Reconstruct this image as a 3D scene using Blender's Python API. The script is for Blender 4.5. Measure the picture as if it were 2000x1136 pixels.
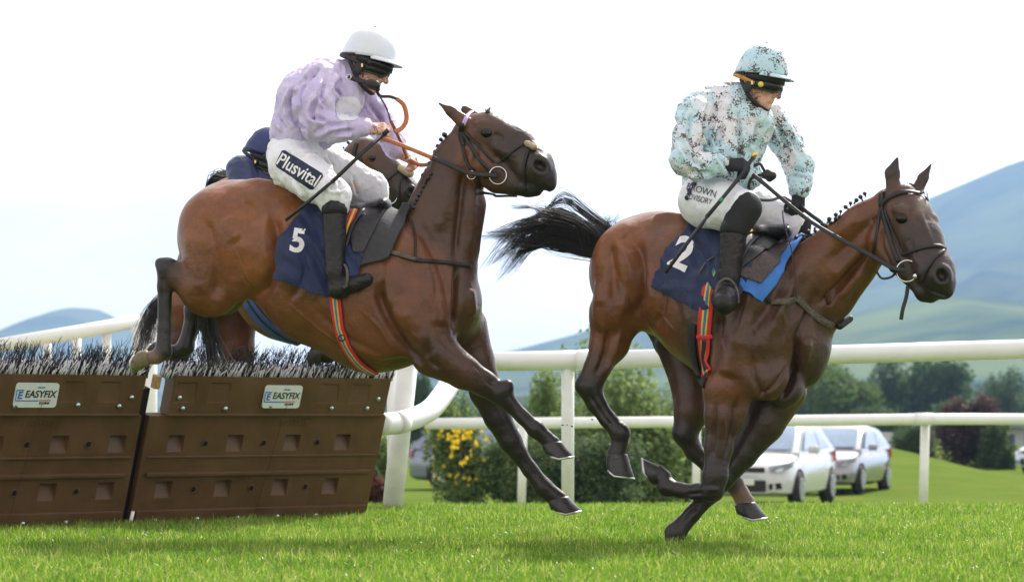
import bpy, bmesh, math, random
import numpy as np
from mathutils import Vector, Matrix, noise as mnoise
from mathutils.bvhtree import BVHTree

for _o in list(bpy.data.objects):
    bpy.data.objects.remove(_o, do_unlink=True)
S = bpy.context.scene
COL = S.collection
rng = np.random.default_rng(7)
random.seed(7)

# ---------------------------------------------------------------- camera
FPX, CXP, HOR, CAMZ, CAMD = 5550.0, 1000.0, 815.0, 0.67, 15.0
cam_d = bpy.data.cameras.new('camera')
cam = bpy.data.objects.new('camera', cam_d)
COL.objects.link(cam)
cam.location = (0, -CAMD, CAMZ)
cam.rotation_euler = (math.radians(90), 0, 0)
cam_d.sensor_width = 36.0
cam_d.lens = 36.0 * FPX / 2000.0
cam_d.shift_y = (HOR - 568.0) / 2000.0
cam_d.clip_start = 0.1
cam_d.clip_end = 30000.0
cam_d.dof.use_dof = True
cam_d.dof.focus_distance = 15.2
cam_d.dof.aperture_fstop = 4.2
S.camera = cam

def P(px, py, d=15.0):
    """Photo pixel (2000 wide) at distance d from the camera -> world point."""
    return np.array(((px - CXP) * d / FPX, d - CAMD, CAMZ - (py - HOR) * d / FPX))

# ---------------------------------------------------------------- world, sun, exposure
SUN_EL, SUN_AZ = math.radians(45), math.radians(27)      # azimuth from +Y (behind the horses) towards +X
W = bpy.data.worlds.new('World'); S.world = W; W.use_nodes = True
wn = W.node_tree; wn.nodes.clear()
w_out = wn.nodes.new('ShaderNodeOutputWorld'); w_bg = wn.nodes.new('ShaderNodeBackground')
w_sky = wn.nodes.new('ShaderNodeTexSky'); w_sky.sky_type = 'NISHITA'; w_sky.sun_disc = False
w_sky.sun_elevation = SUN_EL; w_sky.sun_rotation = SUN_AZ
w_sky.air_density = 1.0; w_sky.dust_density = 2.0
w_tc = wn.nodes.new('ShaderNodeTexCoord'); w_map = wn.nodes.new('ShaderNodeMapping')
w_map.inputs['Scale'].default_value = (1.0, 1.0, 2.6)
w_no = wn.nodes.new('ShaderNodeTexNoise'); w_no.inputs['Scale'].default_value = 7.0
w_no.inputs['Detail'].default_value = 6; w_no.inputs['Roughness'].default_value = 0.55
w_rp = wn.nodes.new('ShaderNodeValToRGB')
w_rp.color_ramp.elements[0].position = 0.34; w_rp.color_ramp.elements[0].color = (0.60, 0.60, 0.60, 1)
w_rp.color_ramp.elements[1].position = 0.56; w_rp.color_ramp.elements[1].color = (0.97, 0.97, 0.97, 1)
w_mx = wn.nodes.new('ShaderNodeMix'); w_mx.data_type = 'RGBA'
# thin white cloud: as bright as the sky it veils plus its own scattered light, so brighter towards the sun
w_bw = wn.nodes.new('ShaderNodeRGBToBW'); w_ma = wn.nodes.new('ShaderNodeMath'); w_ma.operation = 'MULTIPLY_ADD'
w_ma.inputs[1].default_value = 1.0; w_ma.inputs[2].default_value = 4.6
w_ti = wn.nodes.new('ShaderNodeMix'); w_ti.data_type = 'RGBA'; w_ti.blend_type = 'MULTIPLY'; w_ti.inputs[0].default_value = 1.0
w_ti.inputs[7].default_value = (1.09, 1.0, .96, 1)
wn.links.new(w_sky.outputs['Color'], w_bw.inputs[0]); wn.links.new(w_bw.outputs[0], w_ma.inputs[0])
wn.links.new(w_ma.outputs[0], w_ti.inputs[6]); wn.links.new(w_ti.outputs[2], w_mx.inputs[7])
wn.links.new(w_tc.outputs['Generated'], w_map.inputs['Vector'])
wn.links.new(w_map.outputs['Vector'], w_no.inputs['Vector'])
wn.links.new(w_no.outputs['Fac'], w_rp.inputs['Fac'])
wn.links.new(w_rp.outputs['Color'], w_mx.inputs[0])
wn.links.new(w_sky.outputs['Color'], w_mx.inputs[6])
wn.links.new(w_mx.outputs[2], w_bg.inputs['Color'])
w_bg.inputs['Strength'].default_value = 0.10
wn.links.new(w_bg.outputs['Background'], w_out.inputs['Surface'])

sun_d = bpy.data.lights.new('sun', 'SUN'); sun = bpy.data.objects.new('sun', sun_d); COL.objects.link(sun)
sun_d.energy = 2.8; sun_d.angle = math.radians(0.6); sun_d.color = (1.0, 0.95, 0.87)
sdir = Vector((math.sin(SUN_AZ) * math.cos(SUN_EL), math.cos(SUN_AZ) * math.cos(SUN_EL), math.sin(SUN_EL)))
sun.rotation_euler = (-sdir).to_track_quat('-Z', 'Y').to_euler()
sun.location = (0, 10, 20)

S.view_settings.view_transform = 'Standard'
S.view_settings.look = 'None'
S.view_settings.exposure = 0.92
S.view_settings.gamma = 1.0
S.view_settings.use_curve_mapping = False
S.render.engine = 'CYCLES'
S.cycles.use_denoising = True
S.cycles.max_bounces = 8
S.cycles.transparent_max_bounces = 8
S.cycles.volume_bounces = 0

# ---------------------------------------------------------------- object helpers
def new_obj(name, me, mat=None, parent=None):
    o = bpy.data.objects.new(name, me)
    COL.objects.link(o)
    if mat is not None and me is not None and len(me.materials) == 0:
        me.materials.append(mat)
    if parent is not None:
        o.parent = parent
        o.matrix_parent_inverse = parent.matrix_world.inverted()
    return o

def empty(name, loc=(0, 0, 0)):
    o = bpy.data.objects.new(name, None); COL.objects.link(o)
    o.location = loc
    o.empty_display_size = 0.1
    o.matrix_world = Matrix.Translation(Vector(loc))
    return o

def tag(o, label=None, cat=None, group=None, kind=None):
    if label: o['label'] = label
    if cat: o['category'] = cat
    if group: o['group'] = group
    if kind: o['kind'] = kind
    return o

def mesh_np(name, V, faces, smooth=True):
    """V (n,3) array, faces (m,3|4) array or list of lists."""
    me = bpy.data.meshes.new(name)
    V = np.asarray(V, dtype=np.float32)
    if isinstance(faces, np.ndarray):
        k = faces.shape[1]; m = faces.shape[0]
        me.vertices.add(len(V)); me.vertices.foreach_set('co', V.ravel())
        me.loops.add(m * k); me.loops.foreach_set('vertex_index', faces.astype(np.int32).ravel())
        me.polygons.add(m)
        me.polygons.foreach_set('loop_start', np.arange(0, m * k, k, dtype=np.int32))
        me.polygons.foreach_set('loop_total', np.full(m, k, dtype=np.int32))
        me.update(calc_edges=True)
    else:
        me.from_pydata([tuple(map(float, v)) for v in V], [], [list(map(int, f)) for f in faces])
        me.update()
    if smooth:
        me.polygons.foreach_set('use_smooth', np.ones(len(me.polygons), dtype=bool))
    return me

def bm_to_mesh(name, bm, smooth=False):
    me = bpy.data.meshes.new(name); bm.to_mesh(me); bm.free()
    if smooth:
        me.polygons.foreach_set('use_smooth', np.ones(len(me.polygons), dtype=bool))
    return me

def set_color(me, name, rgb):
    a = me.color_attributes.new(name, 'FLOAT_COLOR', 'POINT')
    buf = np.ones((len(me.vertices), 4), dtype=np.float32)
    buf[:, :3] = rgb
    a.data.foreach_set('color', buf.ravel())

def bx(bm, c, size, rot=None, bevel=0.0, M=None):
    """box with centre c, full size, optional euler; optional bevel."""
    r = bmesh.ops.create_cube(bm, size=1.0)
    vs = r['verts']
    m = Matrix.Translation(Vector(c))
    if rot is not None:
        m = m @ (rot if isinstance(rot, Matrix) else Matrix.Rotation(rot, 4, 'Z'))
    m = m @ Matrix.Diagonal((size[0], size[1], size[2], 1))
    if M is not None: m = M @ m
    bmesh.ops.transform(bm, matrix=m, verts=vs)
    if bevel > 0:
        es = list({e for v in vs for e in v.link_edges})
        bmesh.ops.bevel(bm, geom=es, offset=bevel, segments=2, profile=0.6, affect='EDGES')

def frames(pts):
    """parallel transported frames along a polyline"""
    pts = [Vector(p) for p in pts]
    T = []
    for i in range(len(pts)):
        a = pts[max(i - 1, 0)]; b = pts[min(i + 1, len(pts) - 1)]
        t = (b - a); T.append(t.normalized() if t.length > 1e-9 else Vector((0, 0, 1)))
    up = Vector((0, 0, 1))
    if abs(T[0].dot(up)) > .95: up = Vector((0, 1, 0))
    n = (up - T[0] * up.dot(T[0])).normalized()
    N = [n]
    for i in range(1, len(pts)):
        n = N[-1] - T[i] * N[-1].dot(T[i])
        N.append(n.normalized() if n.length > 1e-6 else N[-1])
    return pts, T, N

def tube_vf(pts, radii, seg=8, flat=1.0, caps=True, v0=0, nref=None):
    pts, T, N = frames(pts)
    V = []; Fs = []
    if np.isscalar(radii): radii = [radii] * len(pts)
    for i, p in enumerate(pts):
        n = N[i]
        if nref is not None:
            r_ = Vector(nref); n = r_ - T[i] * r_.dot(T[i]); n.normalize()
        b = T[i].cross(n)
        for k in range(seg):
            a = 2 * math.pi * k / seg
            V.append(p + n * (math.cos(a) * radii[i] * flat) + b * (math.sin(a) * radii[i]))
    for i in range(len(pts) - 1):
        for k in range(seg):
            a = v0 + i * seg + k; b = v0 + i * seg + (k + 1) % seg
            Fs.append((a, b, b + seg, a + seg))
    if caps:
        Fs.append(tuple(v0 + k for k in range(seg))[::-1])
        Fs.append(tuple(v0 + (len(pts) - 1) * seg + k for k in range(seg)))
    return V, Fs

def tube(name, pts, radii, mat, parent=None, seg=10, flat=1.0, nref=None, smooth=True):
    V, Fs = tube_vf(pts, radii, seg, flat, nref=nref)
    me = mesh_np(name, [tuple(v) for v in V], Fs, smooth)
    return new_obj(name, me, mat, parent)

def curve_pts(ctrl, n=24):
    """Catmull-Rom through control points"""
    c = [np.array(p, float) for p in ctrl]
    c = [2 * c[0] - c[1]] + c + [2 * c[-1] - c[-2]]
    out = []
    segs = len(c) - 3
    for s in range(segs):
        p0, p1, p2, p3 = c[s:s + 4]
        m = max(2, n // segs)
        for j in range(m):
            t = j / m
            out.append(.5 * ((2 * p1) + (-p0 + p2) * t + (2 * p0 - 5 * p1 + 4 * p2 - p3) * t * t + (-p0 + 3 * p1 - 3 * p2 + p3) * t ** 3))
    out.append(c[-2])
    return out

# ---------------------------------------------------------------- materials
def mat_new(name):
    m = bpy.data.materials.new(name); m.use_nodes = True
    nt = m.node_tree; nt.nodes.clear()
    out = nt.nodes.new('ShaderNodeOutputMaterial')
    b = nt.nodes.new('ShaderNodeBsdfPrincipled')
    nt.links.new(b.outputs[0], out.inputs[0])
    return m, nt, b, out

def nd(nt, t, **kw):
    n = nt.nodes.new('ShaderNode' + t)
    for k, v in kw.items():
        if k.startswith('i_'):
            n.inputs[k[2:].replace('_', ' ')].default_value = v
        else:
            setattr(n, k, v)
    return n

def ramp(nt, src, stops):
    r = nt.nodes.new('ShaderNodeValToRGB')
    els = r.color_ramp.elements
    while len(els) < len(stops): els.new(0.5)
    for e, (p, c) in zip(els, stops):
        e.position = p
        e.color = (c, c, c, 1) if np.isscalar(c) else (c[0], c[1], c[2], 1)
    nt.links.new(src, r.inputs['Fac'])
    return r.outputs['Color']

def mixc(nt, fac, a, b, mode='MIX'):
    m = nt.nodes.new('ShaderNodeMix'); m.data_type = 'RGBA'; m.blend_type = mode
    for i, v in ((0, fac), (6, a), (7, b)):
        if hasattr(v, 'is_linked') or hasattr(v, 'links'):
            nt.links.new(v, m.inputs[i])
        elif i == 0: m.inputs[0].default_value = v
        else: m.inputs[i].default_value = (v[0], v[1], v[2], 1)
    return m.outputs[2]

def noise_tex(nt, scale, detail=4, rough=.55, vec=None, coords='Object', stretch=None):
    n = nd(nt, 'TexNoise'); n.inputs['Scale'].default_value = scale
    n.inputs['Detail'].default_value = detail; n.inputs['Roughness'].default_value = rough
    tc = nd(nt, 'TexCoord')
    src = tc.outputs[coords]
    if stretch is not None:
        mp = nd(nt, 'Mapping'); mp.inputs['Scale'].default_value = stretch
        nt.links.new(src, mp.inputs['Vector']); src = mp.outputs['Vector']
    nt.links.new(src, n.inputs['Vector'])
    return n

def bump(nt, b, height, strength=.3, dist=.01):
    bp = nd(nt, 'Bump'); bp.inputs['Strength'].default_value = strength; bp.inputs['Distance'].default_value = dist
    nt.links.new(height, bp.inputs['Height']); nt.links.new(bp.outputs['Normal'], b.inputs['Normal'])
    return bp

def simple(name, col, rough=.6, metal=0.0, var=.12, nscale=25, spec=.5, bumps=0.0, coat=0.0):
    m, nt, b, out = mat_new(name)
    n = noise_tex(nt, nscale, 5)
    lo = tuple(max(0, c * (1 - var)) for c in col); hi = tuple(min(1, c * (1 + var)) for c in col)
    nt.links.new(ramp(nt, n.outputs['Fac'], [(.3, lo), (.7, hi)]), b.inputs['Base Color'])
    b.inputs['Roughness'].default_value = rough; b.inputs['Metallic'].default_value = metal
    b.inputs['Specular IOR Level'].default_value = spec
    b.inputs['Coat Weight'].default_value = coat
    if bumps: bump(nt, b, n.outputs['Fac'], bumps, .01)
    return m

def mud_mask(nt, scale=60, lo=.60, hi=.66, big=6, seed=0.0):
    """spots of mud: fine blotches gathered in larger patches"""
    a = noise_tex(nt, scale, 3, .6, stretch=(1, 1, 1))
    c = noise_tex(nt, big, 2, .5)
    ad = nd(nt, 'Math', operation='MULTIPLY_ADD')
    nt.links.new(c.outputs['Fac'], ad.inputs[0]); ad.inputs[1].default_value = .8
    nt.links.new(a.outputs['Fac'], ad.inputs[2])
    return ramp(nt, ad.outputs[0], [(lo + .37, 0.0), (hi + .37, 1.0)])
# ---------------------------------------------------------------- sculpting: smooth unions of tapered limbs -> one continuous surface
class Sculpt:
    """Collects tapered capsules / ellipsoids given in photo pixels + depth, and meshes their smooth union."""
    def __init__(self, d0):
        self.d0 = d0; self.pr = []
    def w(self, p):
        d = self.d0 + (p[2] if len(p) > 2 else 0.0)
        return P(p[0], p[1], d), d / FPX
    def cone(self, a, b, ra, rb, k=.03, ky=1.0, col=None, colb=None, sub=False):
        A, sa = self.w(a); B, sb = self.w(b)
        self.wcone(A, B, ra * sa, rb * sb, k, ky, col, colb, sub)
    def wcone(self, A, B, ra, rb, k=.02, ky=1.0, col=None, colb=None, sub=False):
        self.pr.append(('c', np.array(A, float), np.array(B, float), ra, rb, k, ky, col, colb if colb is not None else col, sub))
    def chain(self, pts, k=.03, ky=1.0, col=None):
        """pts: list of (px,py,dy,r[,col])"""
        for q, r in zip(pts[:-1], pts[1:]):
            c1 = q[4] if len(q) > 4 else col; c2 = r[4] if len(r) > 4 else col
            self.cone(q[:3], r[:3], q[3], r[3], k, ky, c1, c2)
    def ell(self, c, rx, ry, rz, ang=0.0, k=.03, col=None, sub=False, yaw=0.0):
        """ellipsoid: rx along image-x (px), rz along image-y (px), ry depth (metres), ang in the picture plane (deg, clockwise down)"""
        C, s = self.w(c)
        self.well(C, (rx * s, ry, rz * s), Matrix.Rotation(math.radians(ang), 3, 'Y') @ Matrix.Rotation(math.radians(yaw), 3, 'Z'), k, col, sub)
    def well(self, C, r, R, k=.02, col=None, sub=False):
        self.pr.append(('e', np.array(C, float), np.array(r, float), np.array(R), 0, k, 0, col, col, sub))
    @staticmethod
    def dist(p, q):
        """signed pseudo distance of points (x,y,z broadcastable arrays) to a primitive"""
        x, y, z = p
        if q[0] == 'c':
            A, B, ra, rb, ky = q[1], q[2], q[3], q[4], q[6]
            ab = B - A; L2 = float(ab @ ab) + 1e-12
            ax, ay, az = x - A[0], y - A[1], z - A[2]
            t = np.clip((ax * ab[0] + ay * ab[1] + az * ab[2]) / L2, 0, 1)
            dx = ax - t * ab[0]; dy = (ay - t * ab[1]) / ky; dz = az - t * ab[2]
            return np.sqrt(dx * dx + dy * dy + dz * dz) - (ra + (rb - ra) * t), t
        C, r, R = q[1], q[2], q[3]
        ax, ay, az = x - C[0], y - C[1], z - C[2]
        u = ax * R[0, 0] + ay * R[1, 0] + az * R[2, 0]
        v = ax * R[0, 1] + ay * R[1, 1] + az * R[2, 1]
        w_ = ax * R[0, 2] + ay * R[1, 2] + az * R[2, 2]
        k0 = np.sqrt((u / r[0]) ** 2 + (v / r[1]) ** 2 + (w_ / r[2]) ** 2)
        k1 = np.sqrt((u / r[0] ** 2) ** 2 + (v / r[1] ** 2) ** 2 + (w_ / r[2] ** 2) ** 2) + 1e-9
        return k0 * (k0 - 1) / k1, 0.0 * k0
    def bounds(self, q):
        if q[0] == 'c':
            m = max(1.0, q[6])
            lo = np.minimum(q[1] - q[3] * np.array([1, m, 1]), q[2] - q[4] * np.array([1, m, 1]))
            hi = np.maximum(q[1] + q[3] * np.array([1, m, 1]), q[2] + q[4] * np.array([1, m, 1]))
        else:
            R, r = q[3], q[2]
            e = np.sqrt(((R * r[None, :]) ** 2).sum(1))
            lo, hi = q[1] - e, q[1] + e
        return lo, hi
    def mesh(self, h, inflate=0.0, color='coat', default=(.2, .1, .05), name='body', disp=None):
        adds = [q for q in self.pr if not q[9]]
        B = np.array([self.bounds(q) for q in adds])
        lo = B[:, 0].min(0) - 3 * h - inflate; hi = B[:, 1].max(0) + 3 * h + inflate
        n = np.ceil((hi - lo) / h).astype(int) + 1
        F = np.full(n, .2, dtype=np.float32)
        g = [(lo[i] + h * np.arange(n[i])).astype(np.float32) for i in range(3)]
        for q in self.pr:
            k = q[5]; m = k + 3 * h + inflate + .01
            l, u = self.bounds(q)
            i0 = np.maximum(((l - m - lo) / h).astype(int), 0); i1 = np.minimum(((u + m - lo) / h).astype(int) + 2, n)
            sl = tuple(slice(i0[i], i1[i]) for i in range(3))
            d, _ = self.dist((g[0][sl[0]][:, None, None], g[1][sl[1]][None, :, None], g[2][sl[2]][None, None, :]), q)
            f = F[sl]
            if q[9]:
                d = -d
                hh = np.maximum(k - np.abs(f - d), 0) / k
                F[sl] = np.maximum(f, d) + hh * hh * k * .25
            else:
                hh = np.maximum(k - np.abs(f - d), 0) / k
                F[sl] = np.minimum(f, d) - hh * hh * k * .25
        F -= inflate
        V, Q = surface_nets(F, lo, h)
        me = mesh_np(name, V, Q)
        if color:
            cs = [q for q in adds if q[7] is not None]
            acc = np.zeros((len(V), 3)); ws = np.zeros(len(V)) + 1e-9
            x, y, z = V[:, 0], V[:, 1], V[:, 2]
            for q in cs:
                d, t = self.dist((x, y, z), q)
                w_ = np.exp(-np.clip(d, -.02, 1) / .012)
                c = np.array(q[7])[None, :] * (1 - t)[:, None] + np.array(q[8])[None, :] * t[:, None]
                acc += c * w_[:, None]; ws += w_
            acc += np.array(default)[None, :] * 1e-9
            set_color(me, color, acc / ws[:, None])
        return me

def surface_nets(F, lo, h):
    ins = F < 0
    nx, ny, nz = F.shape
    c = np.zeros((nx - 1, ny - 1, nz - 1), dtype=np.uint8)
    for dx in (0, 1):
        for dy in (0, 1):
            for dz in (0, 1):
                c += ins[dx:nx - 1 + dx, dy:ny - 1 + dy, dz:nz - 1 + dz]
    act = (c > 0) & (c < 8)
    I = np.argwhere(act)
    idx = np.full(act.shape, -1, dtype=np.int32); idx[act] = np.arange(len(I))
    corners = np.array([(a, b, d) for a in (0, 1) for b in (0, 1) for d in (0, 1)])
    val = np.stack([F[I[:, 0] + k[0], I[:, 1] + k[1], I[:, 2] + k[2]] for k in corners], 1)
    sm = np.zeros((len(I), 3)); ct = np.zeros(len(I))
    for i in range(8):
        for j in range(i + 1, 8):
            if np.abs(corners[i] - corners[j]).sum() != 1: continue
            a, b = val[:, i], val[:, j]
            m = (a < 0) != (b < 0)
            t = np.where(m, a / np.where(m, a - b, 1), 0)
            p = corners[i][None, :] + t[:, None] * (corners[j] - corners[i])[None, :]
            sm += p * m[:, None]; ct += m
    V = lo + h * (I + sm / np.maximum(ct, 1)[:, None])
    quads = []
    for ax in range(3):
        o = [x for x in range(3) if x != ax]
        s0 = [slice(None)] * 3; s1 = [slice(None)] * 3
        s0[ax] = slice(0, -1); s1[ax] = slice(1, None)
        A = ins[tuple(s0)]; Bq = ins[tuple(s1)]
        E = np.argwhere(A != Bq)
        E = E[(E[:, o[0]] > 0) & (E[:, o[1]] > 0) & (E[:, o[0]] < F.shape[o[0]] - 1) & (E[:, o[1]] < F.shape[o[1]] - 1)]
        flip = A[E[:, 0], E[:, 1], E[:, 2]]
        q = []
        for du, dv in ((-1, -1), (0, -1), (0, 0), (-1, 0)):
            e = E.copy(); e[:, o[0]] += du; e[:, o[1]] += dv
            q.append(idx[e[:, 0], e[:, 1], e[:, 2]])
        q = np.stack(q, 1)
        if ax == 1: flip = ~flip
        q[~flip] = q[~flip][:, ::-1]
        quads.append(q)
    Q = np.concatenate(quads)
    Q = Q[(Q >= 0).all(1)]
    # one gentle relaxation pass
    nb = np.zeros_like(V); cn = np.zeros(len(V))
    for a, b in ((0, 1), (1, 2), (2, 3), (3, 0)):
        np.add.at(nb, Q[:, a], V[Q[:, b]]); np.add.at(cn, Q[:, a], 1)
        np.add.at(nb, Q[:, b], V[Q[:, a]]); np.add.at(cn, Q[:, b], 1)
    V = V * .5 + .5 * nb / np.maximum(cn, 1)[:, None]
    return V, Q

def bvh_of(me):
    return BVHTree.FromPolygons([v.co.copy() for v in me.vertices], [tuple(p.vertices) for p in me.polygons])

CAMP = Vector((0, -CAMD, CAMZ))
def hit(bvh, px, py, fallback_d=15.0):
    """first point of a surface seen along the photo pixel's sight line, with its normal"""
    tgt = Vector(P(px, py, 20.0)); d = (tgt - CAMP).normalized()
    loc, nrm, i, dist = bvh.ray_cast(CAMP, d)
    if loc is None:
        p0 = Vector(P(px, py, fallback_d))
        loc, nrm, i, dist = bvh.find_nearest(p0)
    if nrm.dot(d) > 0: nrm = -nrm
    return loc, nrm

def strap(name, pts, width, mat, parent, bvh=None, off=.006, thick=.005, n=24, dd=15.0, ctrl3d=False):
    """flat leather strap through photo points, lying on a surface (bvh) or free in space (points with depth)"""
    if bvh is not None:
        pp = curve_pts([(p[0], p[1], 0) for p in pts], n)
        L = []; Nn = []
        for q in pp:
            l, nr = hit(bvh, q[0], q[1], dd)
            L.append(l); Nn.append(nr)
        for _ in range(3):      # ease bumps
            L2 = [L[0]] + [(L[i - 1] + L[i] * 2 + L[i + 1]) / 4 for i in range(1, len(L) - 1)] + [L[-1]]
            N2 = [Nn[0]] + [(Nn[i - 1] + Nn[i] * 2 + Nn[i + 1]).normalized() for i in range(1, len(L) - 1)] + [Nn[-1]]
            L, Nn = L2, N2
        L = [l + nr * off for l, nr in zip(L, Nn)]
    else:
        L = [Vector(q) for q in curve_pts(pts, n)]
        Nn = [Vector((0, -1, 0))] * len(L)
    V = []; Fs = []
    for i, (l, nr) in enumerate(zip(L, Nn)):
        t = (L[min(i + 1, len(L) - 1)] - L[max(i - 1, 0)]).normalized()
        s = t.cross(nr).normalized() * (width / 2)
        nr = s.cross(t).normalized() * (1 if s.cross(t).dot(nr) > 0 else -1)
        u = nr * (thick / 2)
        V += [l + s * .85 + u, l - s * .85 + u, l - s, l - s * .85 - u, l + s * .85 - u, l + s]
    m = 6
    for i in range(len(L) - 1):
        for k in range(m):
            a = i * m + k; b = i * m + (k + 1) % m
            Fs.append((a, b, b + m, a + m))
    Fs.append(tuple(range(m))[::-1]); Fs.append(tuple((len(L) - 1) * m + k for k in range(m)))
    me = mesh_np(name, [tuple(v) for v in V], Fs, True)
    bmx = bmesh.new(); bmx.from_mesh(me); bmesh.ops.recalc_face_normals(bmx, faces=bmx.faces); bmx.to_mesh(me); bmx.free()
    return new_obj(name, me, mat, parent)

def ring(name, c, r, tr, mat, parent, normal=(0, -1, 0), seg=28):
    n = Vector(normal).normalized(); a = n.orthogonal().normalized(); b = n.cross(a)
    pts = [Vector(c) + a * (r * math.cos(t)) + b * (r * math.sin(t)) for t in np.linspace(0, 2 * math.pi, seg, endpoint=False)]
    V = []; Fs = []
    for i, p in enumerate(pts):
        rad = (p - Vector(c)).normalized()
        for k in range(6):
            q = 2 * math.pi * k / 6
            V.append(p + rad * (tr * math.cos(q)) + n * (tr * math.sin(q)))
    for i in range(seg):
        for k in range(6):
            a_ = i * 6 + k; b_ = i * 6 + (k + 1) % 6; j = ((i + 1) % seg) * 6
            Fs.append((a_, j + k, j + (k + 1) % 6, b_))
    return new_obj(name, mesh_np(name, [tuple(v) for v in V], Fs), mat, parent)

def shell(name, me_src, planes, off, thick, mat, parent, relax=6, keep=None, folds=None, cuts=None):
    """cloth or webbing lying on a body: the body's skin cut by planes (point, normal kept side), relaxed, pushed outwards"""
    bm = bmesh.new(); bm.from_mesh(me_src)
    if keep is not None:
        bmesh.ops.delete(bm, geom=[v for v in bm.verts if not keep(v.co)], context='VERTS')
    for c, nrm in planes:
        g = bm.verts[:] + bm.edges[:] + bm.faces[:]
        bmesh.ops.bisect_plane(bm, geom=g, plane_co=Vector(c), plane_no=Vector(nrm), clear_inner=True, clear_outer=False)
    if not bm.verts:
        print('EMPTY SHELL', name)
    inner = [v for v in bm.verts if not v.is_boundary]
    for _ in range(relax):
        bmesh.ops.smooth_vert(bm, verts=inner, factor=.5, use_axis_x=True, use_axis_y=True, use_axis_z=True)
    bm.normal_update()
    for v in bm.verts:
        o = off
        if folds: o += folds(v.co)
        v.co += v.normal * o
    for l in list(bm.verts.layers.float_color): bm.verts.layers.float_color.remove(l)
    top = bm.faces[:]
    r = bmesh.ops.solidify(bm, geom=top, thickness=-thick) if thick else None
    bmesh.ops.recalc_face_normals(bm, faces=bm.faces)
    return new_obj(name, bm_to_mesh(name, bm, True), mat, parent)

def side_plane(p, q, d, inside):
    """vertical-to-the-picture plane through photo points p,q keeping the side of photo point `inside`"""
    A, B, C = Vector(P(*p, d)), Vector(P(*q, d)), Vector(P(*inside, d))
    n = (B - A).cross(A - CAMP).normalized()
    if (C - A).dot(n) < 0: n = -n
    return (A, n)

def poly_planes(poly, d):
    c = (sum(p[0] for p in poly) / len(poly), sum(p[1] for p in poly) / len(poly))
    return [side_plane(poly[i], poly[(i + 1) % len(poly)], d, c) for i in range(len(poly))]

_perm = rng.permutation(256); _perm = np.concatenate([_perm, _perm])
_grad = rng.normal(size=(256, 3)); _grad /= np.linalg.norm(_grad, axis=1)[:, None]
def pnoise(q):
    """gradient noise on an (n,3) array, about -0.7..0.7"""
    i = np.floor(q).astype(int); f = q - i; u = f * f * f * (f * (f * 6 - 15) + 10)
    out = np.zeros(len(q))
    for dx in (0, 1):
        for dy in (0, 1):
            for dz in (0, 1):
                h = _perm[_perm[_perm[(i[:, 0] + dx) & 255] + ((i[:, 1] + dy) & 255)] + ((i[:, 2] + dz) & 255)]
                g = (_grad[h] * (f - np.array([dx, dy, dz]))).sum(1)
                w = (u[:, 0] if dx else 1 - u[:, 0]) * (u[:, 1] if dy else 1 - u[:, 1]) * (u[:, 2] if dz else 1 - u[:, 2])
                out += g * w
    return out
# ---------------------------------------------------------------- horse materials
BR = (.225, .080, .026); MB = (.150, .054, .019); DB = (.078, .036, .020); VD = (.042, .024, .018); BK = (.019, .015, .014)  # bay tones; rump lightened, chest and neck darkened: light and shade in the colour
PK = (.17, .11, .075)

def coat_material(name, rough=.42):
    m, nt, b, out = mat_new(name)
    at = nd(nt, 'Attribute'); at.attribute_name = 'coat'
    n1 = noise_tex(nt, 9, 4, .6)
    n2 = noise_tex(nt, 260, 2, .6, stretch=(1, 1, .35))
    c = mixc(nt, 1.0, at.outputs['Color'], ramp(nt, n1.outputs['Fac'], [(.25, (.62, .60, .60)), (.75, (1.25, 1.22, 1.16))]), 'MULTIPLY')
    c = mixc(nt, 1.0, c, ramp(nt, n2.outputs['Fac'], [(.3, (.86, .86, .86)), (.7, (1.1, 1.1, 1.1))]), 'MULTIPLY')
    nt.links.new(c, b.inputs['Base Color'])
    nt.links.new(ramp(nt, n1.outputs['Fac'], [(.2, rough - .08), (.8, rough + .12)]), b.inputs['Roughness'])
    b.inputs['Specular IOR Level'].default_value = .35
    b.inputs['Coat Weight'].default_value = .26; b.inputs['Coat Roughness'].default_value = .25
    b.inputs['Sheen Weight'].default_value = .04
    b.inputs['Sheen Roughness'].default_value = .4
    ad = nd(nt, 'Math', operation='MULTIPLY_ADD'); ad.inputs[1].default_value = .12
    nt.links.new(n2.outputs['Fac'], ad.inputs[0])
    n3 = noise_tex(nt, 28, 3, .55)
    nt.links.new(n3.outputs['Fac'], ad.inputs[2])
    n4 = noise_tex(nt, 11, 3, .5)
    ad2 = nd(nt, 'Math', operation='MULTIPLY_ADD'); ad2.inputs[1].default_value = 1.6
    nt.links.new(n4.outputs['Fac'], ad2.inputs[0]); nt.links.new(ad.outputs[0], ad2.inputs[2])
    bump(nt, b, ad2.outputs[0], .38, .016)
    return m

M = {}
M['coat'] = coat_material('bay_coat_and_shade')
M['hair'] = simple('black_horse_hair', (.012, .011, .011), .38, var=.3, nscale=60, spec=.6)
M['hair_grey'] = simple('dark_tail_hair', (.03, .027, .025), .45, var=.5, nscale=60, spec=.6)
M['hoof'] = simple('dark_hoof_horn', (.028, .025, .025), .38, var=.4, nscale=40, bumps=.15)
M['hoof_pale'] = simple('pale_hoof_horn', (.17, .14, .075), .5, var=.35, nscale=30, bumps=.2)
M['shoe'] = simple('worn_horseshoe_metal', (.55, .55, .56), .35, metal=.9, var=.2)
M['eye'] = simple('wet_dark_eye', (.008, .005, .004), .10, var=.1, spec=.4)
M['leather'] = simple('black_leather', (.012, .011, .011), .5, var=.4, nscale=50, bumps=.12)
M['leather_dusty'] = simple('mud_dusted_leather', (.10, .085, .068), .75, var=.6, nscale=70, bumps=.35)
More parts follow.
